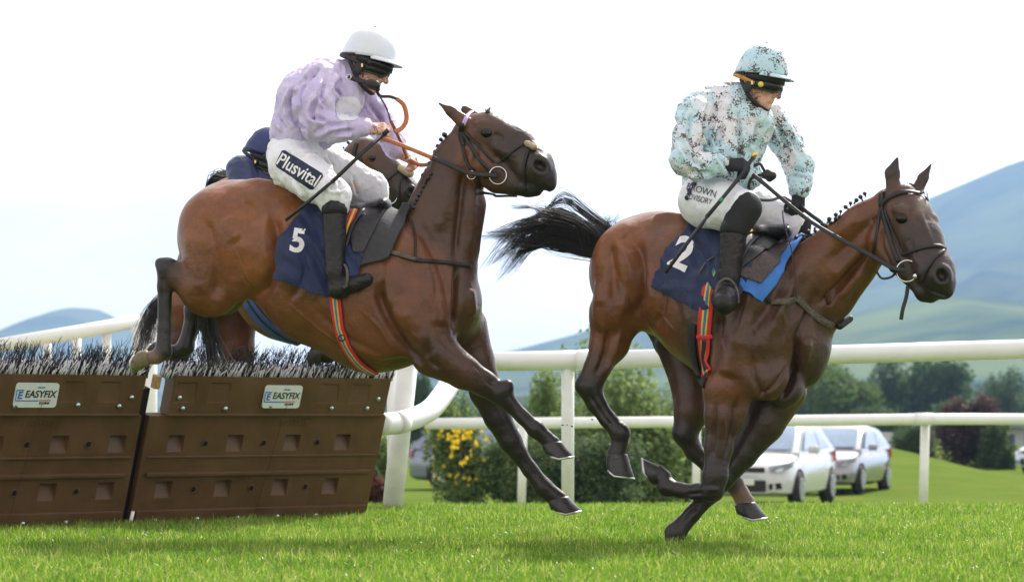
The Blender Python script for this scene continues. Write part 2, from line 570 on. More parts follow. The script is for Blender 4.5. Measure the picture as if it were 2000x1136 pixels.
M['tan_rein'] = simple('tan_rubber_rein', (.42, .13, .035), .55, var=.2, nscale=80, bumps=.15)
M['steel'] = simple('polished_bit_steel', (.75, .74, .72), .18, metal=1.0, var=.1)
M['fleece'] = simple('cream_sheepskin', (.46, .38, .26), .95, var=.3, nscale=140, bumps=1.0)
M['nostril'] = simple('nostril_lining', (.05, .018, .016), .55, var=.3)

def hoof_mesh(name, top, toe_dir, down, r_top, length, d_toe=1.25):
    """horn capsule: coronet ring at `top`, walls flaring along `down` (towards the sole), toe leaning to `toe_dir`"""
    top = Vector(top); dn = Vector(down).normalized(); tt = Vector(toe_dir); tt = (tt - dn * tt.dot(dn)).normalized(); sd = dn.cross(tt)
    V = []; Fs = []; seg = 20
    rows = [(-.10, .92, 0), (0.0, 1.0, 0), (.06, 1.04, .02), (.5, 1.16, .22), (.93, 1.30, .46), (1.0, 1.28, .48)]
    for (t, k, sh) in rows:
        for j in range(seg):
            a = 2 * math.pi * j / seg
            ca, sa = math.cos(a), math.sin(a)
            heel = (1 - .16 * t) if ca < 0 else 1.0
            # heel is shorter than toe: sole plane is tilted
            dl = t * length * (1 if ca > 0 else (1 + .42 * ca * t))
            p = top + dn * dl + tt * (ca * r_top * k * heel * 1.05 + sh * r_top * d_toe * (.6 + .4 * max(ca, -.5))) + sd * (sa * r_top * k * .92)
            V.append(p)
    for i in range(len(rows) - 1):
        for j in range(seg):
            a = i * seg + j; b = i * seg + (j + 1) % seg
            Fs.append((a, b, b + seg, a + seg))
    Fs.append(tuple(range(seg))[::-1]); Fs.append(tuple((len(rows) - 1) * seg + j for j in range(seg)))
    me = mesh_np(name, [tuple(v) for v in V], Fs)
    bmx = bmesh.new(); bmx.from_mesh(me); bmesh.ops.recalc_face_normals(bmx, faces=bmx.faces); bmx.to_mesh(me); bmx.free()
    sole = [V[(len(rows) - 1) * seg + j] for j in range(seg)]
    return me, sole, dn, tt

def add_hoof(parent, sc, top, toe_px, down_px, r, length, mat='hoof', dtoe=0.0, ddown=0.0):
    """top (px,py,dy); toe_px / down_px are picture directions (dx,dy)"""
    T, s = sc.w(top)
    dn = Vector((down_px[0], ddown, -down_px[1])); tt = Vector((toe_px[0], dtoe, -toe_px[1]))
    me, sole, dn, tt = hoof_mesh('hoof', T, tt, dn, r * s, length * s)
    o = new_obj('hoof', me, M[mat], parent)
    # shoe: rim following the sole edge, open at the heel
    seg = len(sole); c = sum(sole, Vector()) / seg
    idx = [j % seg for j in range(-7, 8)]
    pts = [c + (sole[j] - c) * .97 + dn * .004 for j in idx]
    sh = tube('horseshoe', pts, .0085, M['shoe'], o, seg=8, flat=.75)
    sh.matrix_parent_inverse = Matrix.Identity(4)
    return o

def eye_ball(parent, bvh, px, py, r=.017, dd=15.):
    l, n = hit(bvh, px, py, dd)
    bm = bmesh.new(); bmesh.ops.create_uvsphere(bm, u_segments=20, v_segments=12, radius=r)
    bmesh.ops.transform(bm, matrix=Matrix.Translation(l - n * r * .12) @ Matrix.Diagonal((1.25, 1, 1, 1)), verts=bm.verts)
    return new_obj('eye', bm_to_mesh('eye', bm, True), M['eye'], parent)

PLAIT = None
def plaits(parent, sc, pts, r=4.5, n=12, jitter=1.5):
    """row of small button plaits standing on the crest; each is its own part"""
    global PLAIT
    if PLAIT is None:
        bm = bmesh.new()
        bmesh.ops.create_icosphere(bm, subdivisions=2, radius=1.0)
        for v in bm.verts:
            v.co *= 1 + .14 * mnoise.noise(v.co * 2.3)
        r2 = bmesh.ops.create_cone(bm, segments=8, radius1=.35, radius2=.45, depth=1.6, cap_ends=True)
        bmesh.ops.translate(bm, vec=(0, 0, -1.3), verts=r2['verts'])
        PLAIT = bm_to_mesh('mane_plait', bm, True); PLAIT.materials.append(M['hair'])
    cp = curve_pts(pts, n)
    for i, q in enumerate(cp):
        W_, s = sc.w((q[0] + random.uniform(-jitter, jitter), q[1] + random.uniform(-jitter, jitter), q[2]))
        o = new_obj('mane_plait', PLAIT, None, parent)
        k = r * s * random.uniform(.62, 1.2)
        a = cp[min(i + 1, len(cp) - 1)] - cp[max(i - 1, 0)]
        ang = math.atan2(-a[1], a[0])
        o.matrix_parent_inverse = Matrix.Identity(4)
        o.location = Vector(W_) - Vector(parent.location)
        o.rotation_euler = (random.uniform(-.3, .3), -ang + random.uniform(-.3, .3), random.uniform(0, 3))
        o.scale = (k, k, k * 1.05)

def hair_lock(name, parent, strands, mat, r0=.0022):
    """strands: list of polylines -> three-sided tapering hairs in one mesh"""
    V = []; Fs = []
    for pl in strands:
        n = len(pl); v0 = len(V)
        pl = [Vector(p) for p in pl]
        for i, p in enumerate(pl):
            t = (pl[min(i + 1, n - 1)] - pl[max(i - 1, 0)]).normalized()
            a = t.orthogonal().normalized(); b = t.cross(a)
            r = r0 * (1 - .85 * i / (n - 1))
            for k in range(3):
                q = 2.094 * k
                V.append(p + a * (r * math.cos(q)) + b * (r * math.sin(q)))
        for i in range(n - 1):
            for k in range(3):
                a_ = v0 + i * 3 + k; b_ = v0 + i * 3 + (k + 1) % 3
                Fs.append((a_, b_, b_ + 3, a_ + 3))
    me = mesh_np(name, np.array([tuple(v) for v in V]), np.array(Fs))
    return new_obj(name, me, mat, parent)


def strokes(me, bvh, lst, dd):
    """muscle relief: raise (+) or sink (-) the skin along lines seen in the photo; (points, width px, amount m)"""
    n = len(me.vertices)
    V = np.empty(n * 3, dtype=np.float32); me.vertices.foreach_get('co', V); V = V.reshape(-1, 3).astype(float)
    N = np.empty(n * 3, dtype=np.float32); me.vertices.foreach_get('normal', N); N = N.reshape(-1, 3)
    dsp = np.zeros(n)
    for pts, wpx, amt in lst:
        w_ = wpx * dd / FPX
        L = np.array([tuple(hit(bvh, q[0], q[1], dd)[0]) for q in curve_pts([(p[0], p[1], 0) for p in pts], 4 * len(pts))])
        lo = L.min(0) - 3 * w_; hi = L.max(0) + 3 * w_
        ix = np.where(((V > lo) & (V < hi)).all(1))[0]
        if not len(ix): continue
        p = V[ix]; best = np.full(len(ix), 1e9); tb = np.zeros(len(ix))
        for i in range(len(L) - 1):
            ab = L[i + 1] - L[i]; t = np.clip(((p - L[i]) @ ab) / (ab @ ab + 1e-12), 0, 1)
            d = np.linalg.norm(p - L[i] - t[:, None] * ab, axis=1)
            m = d < best; best[m] = d[m]; tb[m] = (i + t[m]) / (len(L) - 1)
        fade = np.clip(np.minimum(tb, 1 - tb) * 5, 0.15, 1)
        dsp[ix] += 2.0 * amt * fade * np.exp(-(best / w_) ** 2 * 1.6)
    V += N * dsp[:, None]
    me.vertices.foreach_set('co', V.astype(np.float32).ravel()); me.update()

# ---------------------------------------------------------------- horse 1: landing over the hurdle
D1 = 15.5
h1 = empty('horse', P(640, 1075, D1))
tag(h1, 'bright bay horse stretched in mid jump, number 5 saddlecloth, ears laid back', 'horse', 'racehorses')
s1 = Sculpt(D1)
def torso(sc, st):
    """st: (px,py,dy,r,ky,col)"""
    for a, b in zip(st[:-1], st[1:]):
        sc.cone(a[:3], b[:3], a[3], b[3], .06, (a[4] + b[4]) / 2, a[5], b[5])
torso(s1, [(457, 462, .16, 111, .84, BR), (545, 476, .08, 114, .80, BR), (640, 540, .0, 136, .73, MB), (742, 572, -.06, 154, .62, MB), (842, 585, -.12, 98, .80, DB)])
s1.ell((420, 440, .03), 70, .14, 72, 30, .05, BR)                  # gluteal mass, near side
s1.ell((500, 400, .05), 70, .17, 42, 12, .05, BR)                  # croup
s1.cone((440, 490, .02), (411, 558, .02), 86, 62, .05, .62, BR, MB)   # near thigh
s1.cone((462, 500, .0), (470, 545, -.02), 60, 42, .05, .55, MB, MB)    # stifle
s1.cone((452, 492, .3), (430, 556, .32), 84, 60, .05, .6, BR, MB)      # far thigh
s1.chain([(392, 562, .02, 46, MB), (352, 540, .02, 28, DB), (326, 522, .02, 19, BK)], .025, .75)
s1.chain([(326, 522, .02, 19, BK), (313, 514, .02, 11, BK)], .015, .8)
s1.chain([(326, 524, .02, 20, BK), (322, 560, .02, 14.5, BK), (321, 640, .02, 13, BK), (319, 686, .02, 16.5, BK), (306, 697, .02, 13, PK), (287, 699, .02, 13, PK)], .018, .85)
s1.chain([(425, 570, .32, 46, MB), (392, 590, .32, 26, BK), (381, 604, .32, 21, BK), (372, 640, .32, 14, BK), (362, 677, .32, 17, BK), (345, 688, .32, 12, BK), (318, 680, .30, 11, BK)], .018, .85)
# shoulder, breast, fore legs
s1.ell((812, 560, -.24), 78, .10, 108, -22, .06, MB)
s1.cone((800, 600, -.26), (850, 688, -.24), 70, 47, .05, .62, MB, DB)
s1.ell((890, 600, -.02), 50, .17, 75, 0, .05, DB)
s1.ell((903, 625, .04), 38, .10, 52, 5, .03, DB)
s1.chain([(850, 690, -.24, 47, DB), (905, 726, -.24, 33, DB), (945, 748, -.24, 25, VD), (976, 768, -.24, 21.5, BK), (990, 782, -.24, 17, BK), (1020, 813, -.24, 13.5, BK), (1047, 838, -.24, 17, BK), (1062, 851, -.24, 14, BK), (1078, 866, -.24, 17, BK)], .02, .85)
s1.ell((985, 760, -.25), 17, .045, 22, 40, .02, BK)
s1.chain([(905, 640, .10, 48, DB), (928, 700, .10, 36, DB), (950, 765, .10, 32, VD), (972, 815, .10, 26, BK), (998, 862, .10, 22, BK), (1012, 884, .10, 17, BK), (1035, 916, .10, 15, BK), (1062, 952, .10, 18, BK), (1078, 965, .10, 16, BK), (1090, 974, .10, 18, BK)], .02, .85)
# muscle lines of the near fore and barrel
s1.ell((745, 640, -.26), 70, .06, 60, 10, .06, MB)
s1.ell((880, 706, -.27), 40, .05, 18, 32, .02, DB)
# neck and head
NK = [(848, 500, -.13, 88, DB), (872, 410, -.15, 66, DB), (899, 320, -.17, 53, DB), (916, 268, -.18, 36, DB)]
for a, b in zip(NK[:-1], NK[1:]):
    s1.cone(a[:3], b[:3], a[3], b[3], .05, .56, a[4], b[4])
s1.cone((820, 430, -.12), (850, 350, -.15), 34, 26, .04, .5, DB, DB)
s1.cone((905, 480, -.14), (925, 400, -.16), 30, 24, .04, .6, VD, DB)   # windpipe ridge
s1.chain([(928, 258, -.20, 36, MB), (952, 262, -.22, 42, DB), (1005, 288, -.26, 39, VD), (1046, 328, -.31, 37, VD), (1060, 345, -.33, 28, BK)], .03, .72)
s1.cone((945, 315, -.22), (975, 335, -.24), 52, 38, .03, .58, MB, DB)      # cheek
s1.cone((975, 345, -.24), (1032, 362, -.30), 34, 23, .025, .6, DB, BK)      # lower jaw
s1.cone((1032, 366, -.31), (1046, 368, -.32), 18, 16, .02, .8, BK, BK)     # chin
s1.cone((1066, 352, -.34), (1072, 360, -.34), 19, 15, .02, .8, BK, BK)     # upper lip
s1.cone((1066, 372, -.33), (1020, 372, -.31), 3.5, 3, .01, 1.5, sub=True)  # mouth line
s1.ell((952, 250, -.285), 22, .03, 12, 20, .03, DB)                         # brow
s1.cone((975, 292, -.315), (1015, 312, -.345), 6, 5, .03, .6, VD, VD)       # facial crest
s1.ell((1052, 322, -.375), 22, .022, 19, 30, .03, BK)                      # nostril rim
s1.ell((1055, 324, -.41), 15, .05, 10, 35, .014, sub=True)
s1.cone((905, 300, -.27), (935, 368, -.28), 4, 4, .03, .5, sub=True)       # jowl groove
# ears, laid back
s1.cone((905, 238, -.26), (880, 217, -.26), 15, 10, .015, .5, MB, DB)
s1.cone((880, 217, -.26), (857, 202, -.25), 10, 2.5, .015, .5, DB, BK)
s1.cone((932, 232, -.1), (908, 214, -.08), 13, 9, .015, .5, MB, DB)
me1 = s1.mesh(.0085, name='body')
body1 = new_obj('body', me1, M['coat'], h1)
strokes(me1, bvh_of(me1), [
    ([(528, 400), (540, 450), (538, 510), (520, 560), (490, 588)], 15, -.024),
    ([(560, 470), (572, 520), (556, 570)], 26, .014), ([(600, 470), (592, 540), (565, 590)], 10, -.008),
    ([(440, 360), (480, 400), (515, 440)], 20, -.012), ([(470, 352), (550, 368), (612, 398)], 18, .014),
    ([(390, 410), (415, 470), (425, 540), (420, 590)], 15, -.014), ([(365, 440), (380, 520), (395, 580)], 22, .008),
    ([(480, 450), (490, 520), (470, 570)], 26, .010), ([(440, 420), (470, 470)], 26, .010),
    ([(735, 545), (752, 610), (795, 680), (830, 715)], 13, -.020), ([(778, 590), (812, 645), (840, 690)], 28, .018),
    ([(800, 450), (778, 520), (790, 580)], 20, .010), ([(815, 430), (850, 500), (872, 560), (868, 620)], 12, -.012),
    ([(895, 515), (892, 580), (886, 650)], 9, -.026), ([(865, 570), (862, 640)], 18, .012), ([(918, 560), (925, 620)], 14, .010),
    ([(908, 300), (902, 380), (895, 450), (890, 515)], 10, -.016), ([(925, 330), (922, 420), (914, 500)], 12, .008), ([(880, 330), (868, 400), (850, 460)], 16, .008),
    ([(855, 660), (900, 698), (950, 735), (972, 755)], 7, -.010), ([(835, 655), (838, 700), (860, 722)], 8, -.010), ([(870, 672), (910, 705), (948, 738)], 8, .008),
    ([(640, 470), (625, 560), (650, 630)], 12, .004), ([(690, 520), (680, 600), (700, 660)], 12, .004), ([(610, 600), (680, 660), (760, 700)], 10, -.006),
    ([(965, 285), (1000, 302)], 7, .003), ([(960, 302), (1000, 322)], 9, -.003), ([(935, 285), (925, 330), (938, 365)], 7, -.008), ([(965, 262), (985, 270)], 7, -.007),
    ([(1012, 800), (1040, 830)], 4, -.006), ([(1018, 890), (1050, 935)], 4, -.006), ([(316, 545), (315, 670)], 4, -.005),
    ([(790, 600), (800, 640), (830, 670)], 2.6, .004), ([(700, 600), (740, 640), (770, 690)], 2.6, .004), ([(560, 590), (620, 640), (690, 690)], 2.6, .004), ([(980, 300), (975, 325), (985, 345)], 2.4, .004), ([(985, 280), (1000, 300), (1015, 305)], 2.4, .003), ([(880, 690), (920, 715), (950, 745)], 2.4, .004), ([(840, 560), (850, 600), (848, 640)], 2.6, .004), ([(455, 480), (480, 530), (500, 560)], 2.6, .003), ([(380, 470), (390, 530)], 2.6, .003),
    ([(520, 420), (516, 470), (522, 520)], 7, .006), ([(600, 430), (640, 440), (700, 520)], 9, .005), ([(760, 500), (755, 560), (765, 600)], 8, .007), ([(820, 480), (836, 530), (846, 580)], 8, .007)], D1)
bvh1 = bvh_of(me1)
eye_ball(h1, bvh1, 950, 260, .024, D1)
add_hoof(h1, s1, (287, 699, .02), (-.55, .85), (-.95, .06), 15, 30, 'hoof_pale')
add_hoof(h1, s1, (318, 680, .30), (-.3, .9), (-.95, -.1), 13, 28)
add_hoof(h1, s1, (1079, 866, -.24), (.9, .35), (.16, 1), 19, 30)
add_hoof(h1, s1, (1091, 974, .10), (.92, .3), (.2, 1), 20, 30)
plaits(h1, s1, [(953, 220, -.25), (951, 219, -.25)], 5, 2, 1)
plaits(h1, s1, [(803, 398, -.14), (815, 366, -.15), (833, 332, -.16), (850, 296, -.17), (868, 262, -.18)], 5.0, 12)
plaits(h1, s1, [(810, 404, -.2), (823, 374, -.21), (841, 340, -.22)], 4.6, 8)
st = []
for i in range(260):
    u = random.gauss(0, 1); v = random.gauss(0, 1)
    a = s1.w((408 + u * 5, 590 + v * 4, .19 + .02 * random.gauss(0, 1)))[0]
    b = s1.w((404 + u * 8, 625, .2 + .03 * random.gauss(0, 1)))[0]
    c = s1.w((412 + u * 10 + v * 3, 668, .2 + .04 * random.gauss(0, 1)))[0]
    e = s1.w((424 + u * 14 + v * 8, 700 + 26 * random.random(), .2 + .05 * random.gauss(0, 1)))[0]
    st.append(curve_pts([a, b, c, e], 9))
hair_lock('tail', h1, st, M['hair_grey'], .0028)

# ---------------------------------------------------------------- horse 2: galloping away from the hurdle
D2 = 15.0
h2 = empty('horse', P(1400, 1066, D2))
tag(h2, 'dark bay horse galloping on the grass, blue pad, number 2 saddlecloth, tail streaming', 'horse', 'racehorses')
s2 = Sculpt(D2)
torso(s2, [(1264, 532, .36, 114, .86, MB), (1340, 545, .2, 120, .80, MB), (1405, 585, .05, 136, .76, MB), (1455, 615, -.06, 140, .70, DB), (1522, 648, -.16, 102, .95, DB)])
s2.ell((1235, 510, .22), 78, .15, 80, 30, .05, BR)
s2.ell((1300, 455, .3), 62, .2, 42, 8, .05, BR)
s2.cone((1235, 560, .24), (1205, 615, .22), 85, 52, .05, .62, MB, MB)        # near thigh
s2.cone((1255, 540, .2), (1265, 595, .17), 66, 46, .05, .55, MB, MB)       # stifle
s2.cone((1300, 580, .48), (1318, 660, .45), 70, 45, .05, .6, DB, VD)          # far thigh
s2.ell((1195, 590, .14), 38, .07, 60, 10, .03, MB)                          # hamstring
s2.chain([(1203, 612, .22, 52, MB), (1190, 670, .22, 38, MB), (1168, 715, .2, 25, DB), (1152, 752, .2, 25, BK)], .03, .75)
s2.chain([(1176, 690, .2, 18, DB), (1135, 752, .2, 12, BK)], .015, .7)
s2.chain([(1150, 754, .2, 25, BK), (1165, 788, .2, 18.5, BK), (1187, 818, .19, 16, BK), (1211, 845, .18, 19, BK), (1210, 868, .18, 15, BK), (1205, 884, .18, 19, BK)], .02, .85)
s2.chain([(1320, 665, .42, 42, VD), (1350, 740, .36, 42, DB), (1352, 800, .32, 36, DB), (1338, 846, .3, 24, BK), (1356, 882, .3, 17, BK), (1395, 918, .28, 16, BK), (1434, 944, .26, 18, BK), (1446, 962, .26, 16, PK), (1455, 980, .25, 19, PK)], .02, .85)
s2.chain([(1348, 800, .3, 20, DB), (1326, 842, .3, 12, BK)], .015, .7)
# shoulder, breast, fore legs
s2.ell((1492, 600, -.30), 74, .12, 112, -32, .06, DB)
s2.ell((1440, 690, -.24), 60, .10, 70, 0, .06, MB)
s2.cone((1470, 670, -.32), (1422, 760, -.30), 70, 48, .05, .62, DB, MB)
s2.ell((1500, 738, -.34), 42, .08, 46, 30, .05, DB)                        # breast muscle near
s2.ell((1462, 738, -.35), 36, .06, 34, 20, .05, DB)
s2.ell((1578, 690, -.2), 42, .12, 70, 12, .04, VD)                          # breast far
s2.ell((1535, 760, -.26), 34, .08, 40, 30, .03, VD)
s2.chain([(1420, 762, -.30, 45, MB), (1412, 810, -.30, 35, DB), (1404, 870, -.30, 27, VD), (1397, 930, -.31, 23, BK), (1392, 957, -.31, 22, BK)], .03, .85)
s2.ell((1440, 800, -.32), 22, .05, 50, 12, .02, DB)
s2.chain([(1392, 959, -.31, 20, BK), (1362, 960, -.26, 16, BK), (1330, 957, -.2, 14.5, BK), (1303, 951, -.16, 18, BK), (1296, 932, -.14, 15, BK), (1287, 924, -.12, 17, BK)], .018, .9)
s2.chain([(1520, 760, -.05, 56, DB), (1490, 825, -.08, 42, VD), (1450, 885, -.1, 29, BK), (1410, 935, -.12, 23, BK), (1388, 962, -.13, 19, BK), (1352, 1003, -.14, 15.5, BK), (1319, 1040, -.15, 20, BK), (1313, 1062, -.16, 15, BK), (1312, 1072, -.16, 17, BK)], .02, .85)
# neck and head
NK = [(1575, 570, -.22, 92, DB), (1648, 502, -.32, 67, MB), (1700, 452, -.40, 58, MB), (1738, 405, -.46, 38, MB)]
for a, b in zip(NK[:-1], NK[1:]):
    s2.cone(a[:3], b[:3], a[3], b[3], .05, .58, a[4], b[4])
s2.cone((1560, 500, -.18), (1640, 455, -.3), 30, 22, .04, .5, DB, MB)
s2.cone((1640, 590, -.28), (1690, 515, -.38), 26, 22, .04, .6, VD, DB)
s2.cone((1600, 610, -.31), (1690, 500, -.47), 6, 5, .03, .6, sub=True)        # jugular groove
s2.chain([(1760, 392, -.5, 36, DB), (1774, 424, -.53, 47, DB), (1802, 472, -.6, 40, VD), (1826, 530, -.68, 38, VD), (1836, 552, -.7, 32, BK)], .03, .80)
s2.cone((1746, 468, -.5), (1768, 495, -.55), 54, 42, .03, .62, MB, DB)
s2.cone((1770, 508, -.56), (1806, 560, -.66), 36, 24, .025, .7, DB, BK)
s2.cone((1806, 572, -.67), (1818, 576, -.68), 19, 16, .02, .8, BK, BK)
s2.cone((1842, 560, -.72), (1846, 568, -.72), 20, 16, .02, .9, BK, BK)
s2.cone((1850, 578, -.74), (1806, 562, -.74), 3.5, 3, .01, 1.3, sub=True)
s2.ell((1764, 415, -.615), 22, .03, 13, 30, .03, DB)
s2.ell((1822, 434, -.56), 12, .04, 16, 10, .02, DB)
s2.cone((1778, 458, -.645), (1802, 492, -.69), 6, 5, .03, .6, VD, VD)
s2.ell((1838, 537, -.765), 20, .022, 22, 60, .03, BK)
s2.ell((1841, 537, -.80), 15, .055, 11, 62, .014, sub=True)
s2.cone((1712, 430, -.50), (1726, 515, -.53), 4, 4, .03, .5, sub=True)
# ears pricked
s2.cone((1744, 372, -.52), (1743, 338, -.52), 14, 15, .012, .45, DB, VD)
s2.cone((1743, 338, -.52), (1754, 304, -.52), 15, 2.5, .012, .45, VD, BK)
s2.cone((1790, 374, -.44), (1803, 348, -.43), 13, 11, .012, .5, DB, VD)
s2.cone((1803, 348, -.43), (1819, 320, -.42), 11, 2.5, .012, .5, VD, BK)
s2.ell((1748, 335, -.565), 5, .02, 22, 8, .01, sub=True)
s2.ell((1799, 406, -.585), 9, .045, 20, 20, .01, (.36, .32, .28))          # muddy white star
me2 = s2.mesh(.0085, name='body')
body2 = new_obj('body', me2, M['coat'], h2)
strokes(me2, bvh_of(me2), [
    ([(1240, 450), (1250, 510), (1250, 570), (1243, 625)], 12, -.024), ([(1185, 465), (1198, 530), (1203, 600)], 14, -.014),
    ([(1270, 432), (1305, 425), (1345, 432)], 15, .016), ([(1215, 480), (1222, 560), (1222, 620)], 22, .012), ([(1165, 540), (1172, 600)], 14, .008),
    ([(1270, 530), (1275, 580), (1262, 618)], 20, .014), ([(1300, 520), (1295, 600), (1275, 640)], 9, -.008), ([(1215, 455), (1240, 490)], 14, -.010),
    ([(1190, 640), (1180, 690), (1165, 735)], 8, -.010), ([(1213, 640), (1200, 690), (1180, 735)], 8, .008), ([(1148, 765), (1170, 800), (1195, 835)], 4, -.006),
    ([(1572, 500), (1535, 590), (1495, 670)], 16, .012), ([(1530, 540), (1500, 600), (1455, 660)], 14, -.012), ([(1598, 560), (1580, 610), (1545, 680)], 10, -.012),
    ([(1410, 600), (1398, 680), (1388, 735)], 10, -.018), ([(1440, 640), (1428, 700), (1420, 740)], 24, .016),
    ([(1468, 690), (1474, 740), (1498, 785)], 7, -.009), ([(1478, 778), (1512, 752), (1540, 712)], 6, -.009),
    ([(1560, 650), (1556, 700), (1543, 755), (1520, 785)], 8, -.026), ([(1580, 660), (1572, 720)], 12, .010),
    ([(1440, 770), (1430, 830), (1416, 900)], 6, -.010), ([(1398, 780), (1394, 850), (1390, 900)], 6, -.008), ([(1415, 790), (1408, 860)], 8, .008), ([(1380, 955), (1405, 955)], 5, .005),
    ([(1610, 520), (1665, 470), (1712, 425)], 14, -.010), ([(1595, 600), (1650, 545), (1702, 485)], 9, -.016), ([(1625, 545), (1680, 490)], 12, .008), ([(1640, 590), (1690, 525)], 9, .007), ([(1620, 470), (1680, 420)], 12, .008),
    ([(1785, 450), (1802, 485)], 7, .003), ([(1772, 462), (1790, 500)], 8, -.003), ([(1726, 440), (1722, 480), (1740, 522)], 7, -.009), ([(1790, 400), (1806, 440), (1822, 480)], 6, .006), ([(1778, 405), (1790, 435)], 7, -.007),
    ([(1340, 965), (1375, 962)], 4, -.005), ([(1335, 1015), (1365, 985)], 4, -.006), ([(1330, 560), (1345, 640)], 12, .004), ([(1370, 570), (1380, 650)], 12, .004),
    ([(1460, 620), (1480, 660), (1470, 700)], 2.6, .004), ([(1400, 640), (1420, 690)], 2.6, .004), ([(1410, 800), (1418, 850), (1408, 900)], 2.4, .004), ([(1430, 800), (1424, 860)], 2.4, .003), ([(1790, 470), (1785, 500), (1798, 520)], 2.4, .004), ([(1800, 440), (1812, 470)], 2.4, .003), ([(1520, 600), (1535, 640), (1525, 690)], 2.6, .004), ([(1190, 520), (1215, 570), (1210, 620)], 2.6, .003), ([(1280, 600), (1320, 650)], 2.6, .004),
    ([(1200, 470), (1230, 510), (1238, 570)], 7, .007), ([(1545, 560), (1510, 630)], 7, .008), ([(1470, 560), (1450, 620), (1436, 670)], 8, .007), ([(1180, 640), (1172, 700)], 5, .006)], D2)
bvh2 = bvh_of(me2)
eye_ball(h2, bvh2, 1761, 427, .025, D2)
add_hoof(h2, s2, (1206, 888, .18), (.35, .9), (-.12, 1), 20, 40, dtoe=-.2)
add_hoof(h2, s2, (1456, 984, .25), (.9, .5), (.12, 1), 20, 30)
add_hoof(h2, s2, (1288, 927, -.12), (-.15, -1), (-1, .10), 18, 30)
add_hoof(h2, s2, (1312, 1070, -.16), (.85, .3), (0, 1), 19, 28)
plaits(h2, s2, [(1556, 464, -.26), (1592, 446, -.32), (1632, 420, -.38), (1662, 397, -.43), (1690, 378, -.47)], 4.8, 13, 2.0)
plaits(h2, s2, [(1575, 462, -.3), (1640, 424, -.4)], 4.2, 7, 2)
plaits(h2, s2, [(1772, 362, -.5), (1782, 362, -.48)], 5, 2, 1)
st = []
clumps = [(random.gauss(0, 1), random.gauss(0, 1), random.gauss(0, 1), random.uniform(.45, 1.15)) for _ in range(34)]
for i in range(1500):
    cu, cv, cw, cl = clumps[i % len(clumps)]
    k = .38
    u = cu + k * random.gauss(0, 1); v = cv + k * random.gauss(0, 1); w_ = cw + k * random.gauss(0, 1)
    e_ = random.gauss(0, 1) * .5
    a = s2.w((1190 + u * 6, 482 + v * 11, .36 + .02 * w_))[0]
    b = s2.w((1142 + u * 9, 463 + v * 17 + 4 * u, .42 + .04 * w_))[0]
    c = s2.w((1088 + u * 12, 441 + v * 20, .46 + .06 * w_))[0]
    L = cl * random.uniform(.75, 1.1)
    e = s2.w((1088 - 62 * L + 7 * cu + 3 * e_, 441 + cv * 19 + (20 + 16 * cu) * L + 3 * e_, .48 + .09 * w_))[0]
    f = s2.w((1088 - 118 * L + 8 * cu + 5 * e_, 441 + cv * 18 + (46 + 24 * cw) * L + 6 * e_, .5 + .1 * w_))[0]
    st.append(curve_pts([a, b, c, e, f] if i % 5 else [a, b, c, e], 12))
for i in range(160):     # short hairs standing off the dock
    u = random.random(); w_ = random.gauss(0, 1)
    a = s2.w((1210 - 75 * u, 462 + 20 * u, .38 + .03 * w_))[0]
    b = s2.w((1206 - 80 * u + random.gauss(0, 5), 440 + 10 * u + random.gauss(0, 6), .4 + .05 * w_))[0]
    c = s2.w((1212 - 90 * u + random.gauss(0, 10), 428 - 4 * u + random.gauss(0, 9), .42 + .06 * w_))[0]
    st.append(curve_pts([a, b, c], 8))
hair_lock('tail', h2, st, M['hair'], .0022)

# ---------------------------------------------------------------- horse 3: behind horse 1, still over the hurdle
D3 = 18.4
h3 = empty('horse', P(560, 1045, D3))
tag(h3, 'bay horse mostly hidden behind the number 5 horse, noseband fleece, blue girth', 'horse', 'racehorses')
s3 = Sculpt(D3)
torso(s3, [(455, 452, .2, 100, .84, MB), (520, 500, .1, 105, .8, MB), (570, 548, 0, 116, .75, MB), (640, 540, -.1, 120, .66, DB), (690, 500, -.15, 88, .8, DB)])
s3.ell((480, 375, .1), 60, .18, 32, 5, .05, BR)
s3.cone((430, 500, .1), (370, 590, .08), 80, 52, .05, .6, MB, MB)
s3.chain([(362, 600, .08, 48, MB), (350, 660, .08, 30, DB), (340, 740, .08, 16, BK), (338, 800, .08, 14, BK), (330, 820, .08, 17, BK)], .03, .8)
s3.chain([(455, 600, .3, 50, DB), (462, 680, .3, 34, MB), (470, 740, .3, 20, BK), (480, 820, .3, 14, BK)], .03, .8)
s3.chain([(650, 610, -.2, 48, DB), (670, 670, -.2, 30, VD), (640, 690, -.22, 18, BK), (626, 690, -.22, 17, BK)], .02, .85)
s3.chain([(680, 590, .0, 48, DB), (730, 650, .0, 28, BK), (720, 690, .0, 18, BK)], .02, .85)
NK = [(690, 480, -.2, 76, DB), (690, 400, -.24, 56, MB), (696, 335, -.28, 44, MB), (703, 305, -.3, 32, MB)]
for a, b in zip(NK[:-1], NK[1:]):
    s3.cone(a[:3], b[:3], a[3], b[3], .05, .56, a[4], b[4])
s3.chain([(712, 298, -.32, 30, DB), (730, 308, -.34, 34, DB), (770, 345, -.4, 30, VD), (796, 378, -.44, 27, BK)], .03, .8)
s3.cone((722, 345, -.34), (745, 365, -.37), 38, 30, .03, .6, MB, DB)
s3.cone((750, 372, -.38), (785, 395, -.43), 24, 17, .02, .7, DB, BK)
s3.ell((802, 372, -.53), 14, .022, 13, 40, .015, BK)
s3.ell((803, 374, -.56), 8, .04, 7, 40, .01, sub=True)
s3.ell((728, 303, -.42), 14, .025, 10, 20, .015, DB)
s3.cone((706, 290, -.32), (696, 272, -.32), 10, 7, .012, .5, MB, DB)
me3 = s3.mesh(.010, name='body')
body3 = new_obj('body', me3, M['coat'], h3)
bvh3 = bvh_of(me3)
